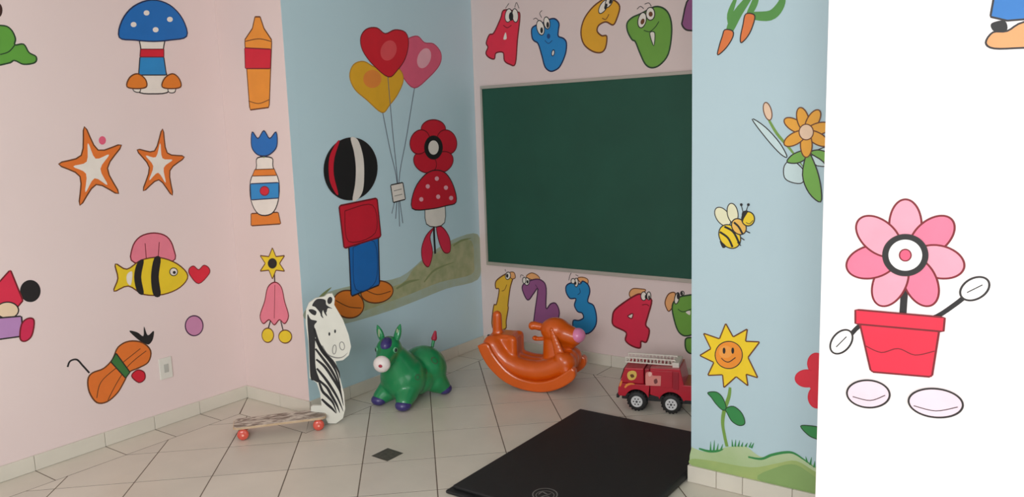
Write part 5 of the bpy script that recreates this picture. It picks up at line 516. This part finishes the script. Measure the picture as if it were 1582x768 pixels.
bm = bmesh.new(); ellipsoid(bm, hp(0.132, 0, -0.042), (0.038, 0.047, 0.046), Matrix.Rotation(hy, 3, 'Z').to_quaternion()); mz = obj('muzzle', bm, M_muz, dn, True)
bm = bmesh.new(); ellipsoid(bm, hp(0.1695, 0.004, -0.042), (0.004, 0.011, 0.009), Matrix.Rotation(hy, 3, 'Z').to_quaternion()); obj('mouth', bm, M_redv, mz, True)
for sy in (1, -1):
    bm = bmesh.new(); c = hp(0.052, sy * 0.0535, 0.014); q = Matrix.Rotation(hy + sy * 0.85, 3, 'Z').to_quaternion()
    ellipsoid(bm, c, (0.006, 0.015, 0.017), q); ey = obj('eye', bm, mat('pale_green_eye', (104, 170, 130), 0.35), dn, True)
    bm = bmesh.new(); ellipsoid(bm, c + Vector((math.cos(hy + sy * 0.85), math.sin(hy + sy * 0.85), 0)) * 0.0045, (0.0045, 0.009, 0.011), q); obj('pupil', bm, mat('eye_dark', (30, 52, 44), 0.2), ey, True)
    bm = bmesh.new()
    b0 = hp(-0.012, sy * 0.04, 0.055); t0 = hp(-0.02 + 0.012 * -sy, sy * 0.062, 0.135)
    for k in range(8):
        t = k / 7; r = 0.021 * math.sin(PI * (0.28 + 0.66 * t)) + 0.002
        ellipsoid(bm, b0.lerp(t0, t), (r * 0.7, r, r), sub=2)
    er = fuse('ear', bm, M_green, dn, 0.003, 4)
    bm = bmesh.new(); ellipsoid(bm, b0.lerp(t0, 0.5) + Vector((math.cos(hy), math.sin(hy), 0)) * 0.0135, (0.003, 0.007, 0.024), Matrix.Rotation(hy, 3, 'Z').to_quaternion()); obj('inner_ear', bm, mat('pale_inner_ear', (150, 168, 132), 0.5), er, True)
bm = bmesh.new(); ellipsoid(bm, hp(0.028, 0, 0.036), (0.056, 0.036, 0.044), Matrix.Rotation(hy, 3, 'Z').to_quaternion()); obj('forelock', bm, M_hoof, dn, True)
bm = bmesh.new(); capsule(bm, (-0.175, 0, 0.262), (-0.195, 0, 0.315), 0.009, 0.011, 2); obj('tail', bm, M_green, dn, True)
bm = bmesh.new(); capsule(bm, (-0.195, 0, 0.31), (-0.207, 0, 0.345), 0.018, 0.009, 2); obj('tail_tip', bm, M_redv, dn, True)
# embossed rings on the near flank
M_ring = mat('dull_ring_print', (70, 96, 66), 0.45)
def ring(cx, cz, r0):
    bm = bmesh.new(); n = 20; prev = None; first = None
    for k in range(n):
        t = 2 * PI * k / n; row = []
        for rr in (r0, r0 * 0.72):
            x, z = cx + rr * math.cos(t), cz + rr * math.sin(t)
            hit, loc, nor, _ = bd.ray_cast(Vector((x, 0.4, z)), Vector((0, -1, 0)))
            row.append(bm.verts.new(loc + nor * 0.0012 if hit else (x, 0.13, z)))
        if prev: bm.faces.new((prev[0], row[0], row[1], prev[1]))
        else: first = row
        prev = row
    bm.faces.new((prev[0], first[0], first[1], prev[1]))
    obj('ring_print', bm, M_ring, bd)
bpy.context.view_layer.update()
ring(0.105, 0.175, 0.017); ring(-0.06, 0.225, 0.019); ring(0.02, 0.185, 0.015)

# ------------------------------------------------------------------ orange rocking toy
rk = thing('rocking_animal', 'orange plastic rocking animal with upright tail and pink nose in the back corner', 'rocking toy', (-2.54588, 3.77678, 0), math.radians(15.7))
M_or = mat('orange_plastic', (218, 92, 8), 0.3, 0.05, 6, coat=0.3)
M_pk = mat('pink_plastic', (236, 140, 186), 0.3, 0.04, coat=0.4)
out_l = [(-0.305, 0.258), (-0.285, 0.205), (-0.24, 0.132), (-0.172, 0.068), (-0.11, 0.033), (-0.048, 0.0135), (0.01, 0.004), (0.068, 0.0015), (0.12, 0.008), (0.17, 0.023), (0.225, 0.05), (0.276, 0.088), (0.292, 0.118), (0.290, 0.15), (0.272, 0.164)]
inn_l = [(0.245, 0.148), (0.21, 0.12), (0.16, 0.09), (0.11, 0.072), (0.06, 0.064), (0.0, 0.068), (-0.06, 0.084), (-0.12, 0.118), (-0.17, 0.168), (-0.21, 0.222), (-0.235, 0.27), (-0.27, 0.275)]
prof = catmull(out_l, False, 3) + catmull(inn_l, False, 3)
for y0 in (-0.15, 0.096):
    bm = bmesh.new(); prism(bm, prof, y0, y0 + 0.054, 0.010)
    obj('runner', bm, M_or, rk, False)
bm = bmesh.new()
hull = [(-0.235, 0.255), (-0.2, 0.2), (-0.15, 0.155), (-0.09, 0.128), (-0.03, 0.115), (0.04, 0.112), (0.11, 0.125), (0.17, 0.15), (0.215, 0.175)]
for sy in (-0.068, 0, 0.068):
    for a, b in zip(hull, hull[1:]): capsule(bm, (a[0], sy, a[1] - 0.006), (b[0], sy, b[1] - 0.006), 0.062, 0.062, 3)
for bx_ in (-0.2, -0.112):                                                # back rest block
    for by_ in (-0.06, 0.06): capsule(bm, (bx_, by_, 0.18), (bx_, by_, 0.283), 0.03, 0.03, 2)
box(bm, -0.222, -0.09, -0.08, 0.08, 0.16, 0.295); box(bm, -0.2, -0.112, -0.062, 0.062, 0.2, 0.312)
capsule(bm, (-0.23, 0, 0.26), (-0.228, 0, 0.415), 0.034, 0.031, 2, 0.8)   # upright tail
capsule(bm, (0.14, 0, 0.15), (0.125, 0, 0.31), 0.085, 0.062, 3, 0.85)     # neck
ellipsoid(bm, (0.19, 0, 0.16), (0.066, 0.085, 0.07))
ellipsoid(bm, (0.138, 0, 0.345), (0.092, 0.078, 0.075))
capsule(bm, (0.18, 0, 0.33), (0.248, 0, 0.308), 0.066, 0.054, 3)
capsule(bm, (0.2, 0, 0.285), (0.235, 0, 0.268), 0.04, 0.032, 2)
for sy in (1, -1):
    capsule(bm, (0.19, sy * 0.085, 0.2), (0.225, sy * 0.09, 0.135), 0.04, 0.044, 2)
fuse('body', bm, M_or, rk, 0.006, 12)
bm = bmesh.new(); ellipsoid(bm, (0.276, -0.006, 0.32), (0.044, 0.05, 0.044)); obj('nose', bm, M_pk, rk, True)
for sy in (1, -1):
    bm = bmesh.new()
    for k in range(7):
        t = k / 6; r = 0.016 + 0.016 * t
        ellipsoid(bm, (0.135 + 0.045 * t, sy * (0.068 + 0.014 * t), 0.36 - 0.13 * t), (r, 0.013, r), sub=2)
    fuse('ear', bm, M_or, rk, 0.004, 6)
bm = bmesh.new()
capsule(bm, (0.09, 0, 0.352), (0.008, 0, 0.364), 0.02, 0.026, 2); ellipsoid(bm, (-0.005, 0, 0.362), (0.024, 0.03, 0.026))
fuse('handle', bm, M_or, rk, 0.004, 5)
bm = bmesh.new(); capsule(bm, (0.08, 0, 0.288), (0.012, 0, 0.282), 0.014, 0.013, 2); ellipsoid(bm, (0.008, 0, 0.288), (0.016, 0.022, 0.014))
fuse('handle', bm, M_or, rk, 0.004, 5)
bm = bmesh.new(); cyl(bm, (-0.262, 0.02, 0.27), (-0.302, 0.02, 0.270), 0.016, 14, bev=0.003); obj('rear_plug', bm, mat('black_plug', (30, 26, 24), 0.5), rk)['label'] = 'black plug at the back'

# ------------------------------------------------------------------ red toy fire truck
TA = math.atan2(0.26266, 0.96489)
tr = thing('toy_fire_truck', 'red toy fire truck with white ladder and chunky black wheels', 'toy truck', (-1.816, 3.662, 0), TA)
M_red = mat('red_plastic', (188, 28, 48), 0.35, 0.05, 8, coat=0.3)
M_redd = mat('dark_red_plastic', (160, 20, 40), 0.4, 0.05, 8, coat=0.2)
M_blk = mat('black_rubber', (30, 30, 31), 0.6, 0.08, 30)
M_lad = mat('white_plastic', (224, 216, 204), 0.4, 0.03)
W = 0.2
obj('chassis', boxm(-0.085, 0.36, 0.03, W - 0.03, 0.055, 0.088, 0.004), M_blk, tr)
bm = bmesh.new()
a1 = [(0.003 + 0.067 * math.cos(t), 0.056 + 0.067 * math.sin(t)) for t in [PI * (0.12 + 0.76 * k / 10) for k in range(11)]]
prism(bm, [(0.072, 0.152), (-0.09, 0.15), (-0.098, 0.125), (-0.1, 0.08)] + a1[::-1], 0.004, W - 0.004, 0.002)
cabl = obj('front_fender', bm, M_red, tr)
bm = bmesh.new(); prism(bm, [(-0.09, 0.1505), (-0.063, 0.236), (0.04, 0.24), (0.04, 0.1525)], 0.01, W - 0.01, 0.006)
cab = obj('cab', bm, M_red, tr)
bm = bmesh.new(); prism(bm, [(-0.0905, 0.165), (-0.0705, 0.226), (-0.072, 0.228), (-0.0925, 0.166)], 0.03, W - 0.03); obj('windscreen', bm, mat('dark_window', (90, 60, 62), 0.2), cab)
a2 = [(0.186 + 0.067 * math.cos(t), 0.056 + 0.067 * math.sin(t)) for t in [PI * (0.10 + 0.80 * k / 10) for k in range(11)]]
bm = bmesh.new(); prism(bm, [(0.34, 0.084), (0.34, 0.166), (0.252, 0.166), (0.232, 0.252), (0.0745, 0.246), (0.0745, 0.1), (0.119, 0.09)] + a2[::-1] + [(0.26, 0.084)], 0.004, W - 0.004, 0.003)
bx = obj('tank_body', bm, M_red, tr)
obj('side_panel', boxm(0.078, 0.192, -0.0005, 0.0038, 0.148, 0.236, 0.001), M_red, bx)
obj('rear_post', boxm(0.196, 0.225, -0.001, 0.0038, 0.14, 0.235, 0.001), M_redd, bx)
obj('cab_divider', boxm(0.045, 0.07, 0.012, W - 0.012, 0.153, 0.238, 0.003), M_redd, tr)
obj('bumper', boxm(-0.108, -0.094, 0.0, W, 0.068, 0.088, 0.003), M_blk, tr)
for key, name, label, layers, base in PAINTINGS:
    if key == 'trk':
        par = bx if 'box' in label else cab
        paint(lambda u, v, o: (u, (-0.0012 if 'box' in label else (0.0036 if 'flame' in label else 0.0096)) - o, v), name, label, layers, base, par)
bm = bmesh.new(); lathe(bm, [(0.02, -0.024), (0.034, -0.025), (0.048, -0.023), (0.053, -0.014), (0.0545, 0), (0.053, 0.014), (0.048, 0.023), (0.034, 0.025), (0.02, 0.024)], (0, 0, 0))
for k in range(18):
    t = 2 * PI * k / 18
    M = Matrix.Rotation(-t, 4, 'Y') @ Matrix.Translation((0.0535, 0, 0))
    box(bm, -0.002, 0.0016, -0.02, 0.02, -0.004, 0.004, 0, M)
wheel0 = obj('wheel', bm, M_blk, tr, True)
bm = bmesh.new(); cyl(bm, (0, -0.0285, 0), (0, -0.0245, 0), 0.031, 28, bev=0.001)
hub0 = obj('hub', bm, mat('hub_grey', (214, 214, 214), 0.35, 0.03), wheel0)
bm = bmesh.new(); cyl(bm, (0, -0.0315, 0), (0, -0.0286, 0), 0.006, 12)
for k in range(6):
    t = 2 * PI * k / 6; cyl(bm, (0.017 * math.cos(t), -0.0298, 0.017 * math.sin(t)), (0.017 * math.cos(t), -0.0286, 0.017 * math.sin(t)), 0.004, 10)
hole0 = obj('hub_cap', bm, mat('hub_dark', (60, 58, 60), 0.5), wheel0)
first = True
for s in (0.003, 0.186):
    for y, rz in ((0.027, 0), (W - 0.027, PI)):
        w = wheel0 if first else copy_tree(wheel0, tr)
        first = False
        w.location = (s, y, 0.0562); w.rotation_euler = (0, 0, rz)
ld = thing_ = bpy.data.objects.new('ladder', None); COL.objects.link(ld); ld.parent = tr
for y in (0.06, 0.14):
    bm = bmesh.new(); box(bm, -0.07, 0.2, y - 0.004, y + 0.004, 0.252, 0.259, 0.001); box(bm, -0.07, 0.2, y - 0.004, y + 0.004, 0.278, 0.285, 0.001)
    for k in range(15): box(bm, -0.068 + k * 0.019, -0.063 + k * 0.019, y - 0.003, y + 0.003, 0.258, 0.279)
    obj('rail', bm, M_lad, ld)
for k in range(11):
    s = -0.06 + k * 0.025
    bm = bmesh.new(); cyl(bm, (s, 0.0635, 0.2555), (s, 0.1365, 0.2555), 0.0035, 8); obj('rung', bm, M_lad, ld)
bm = bmesh.new(); box(bm, 0.188, 0.224, 0.03, W - 0.03, 0.236, 0.276, 0.004); obj('ladder_mount', bm, M_lad, tr)
bm = bmesh.new(); cyl(bm, (0.075, 0.1, 0.244), (0.075, 0.1, 0.254), 0.012, 14); obj('beacon', bm, M_red, tr)
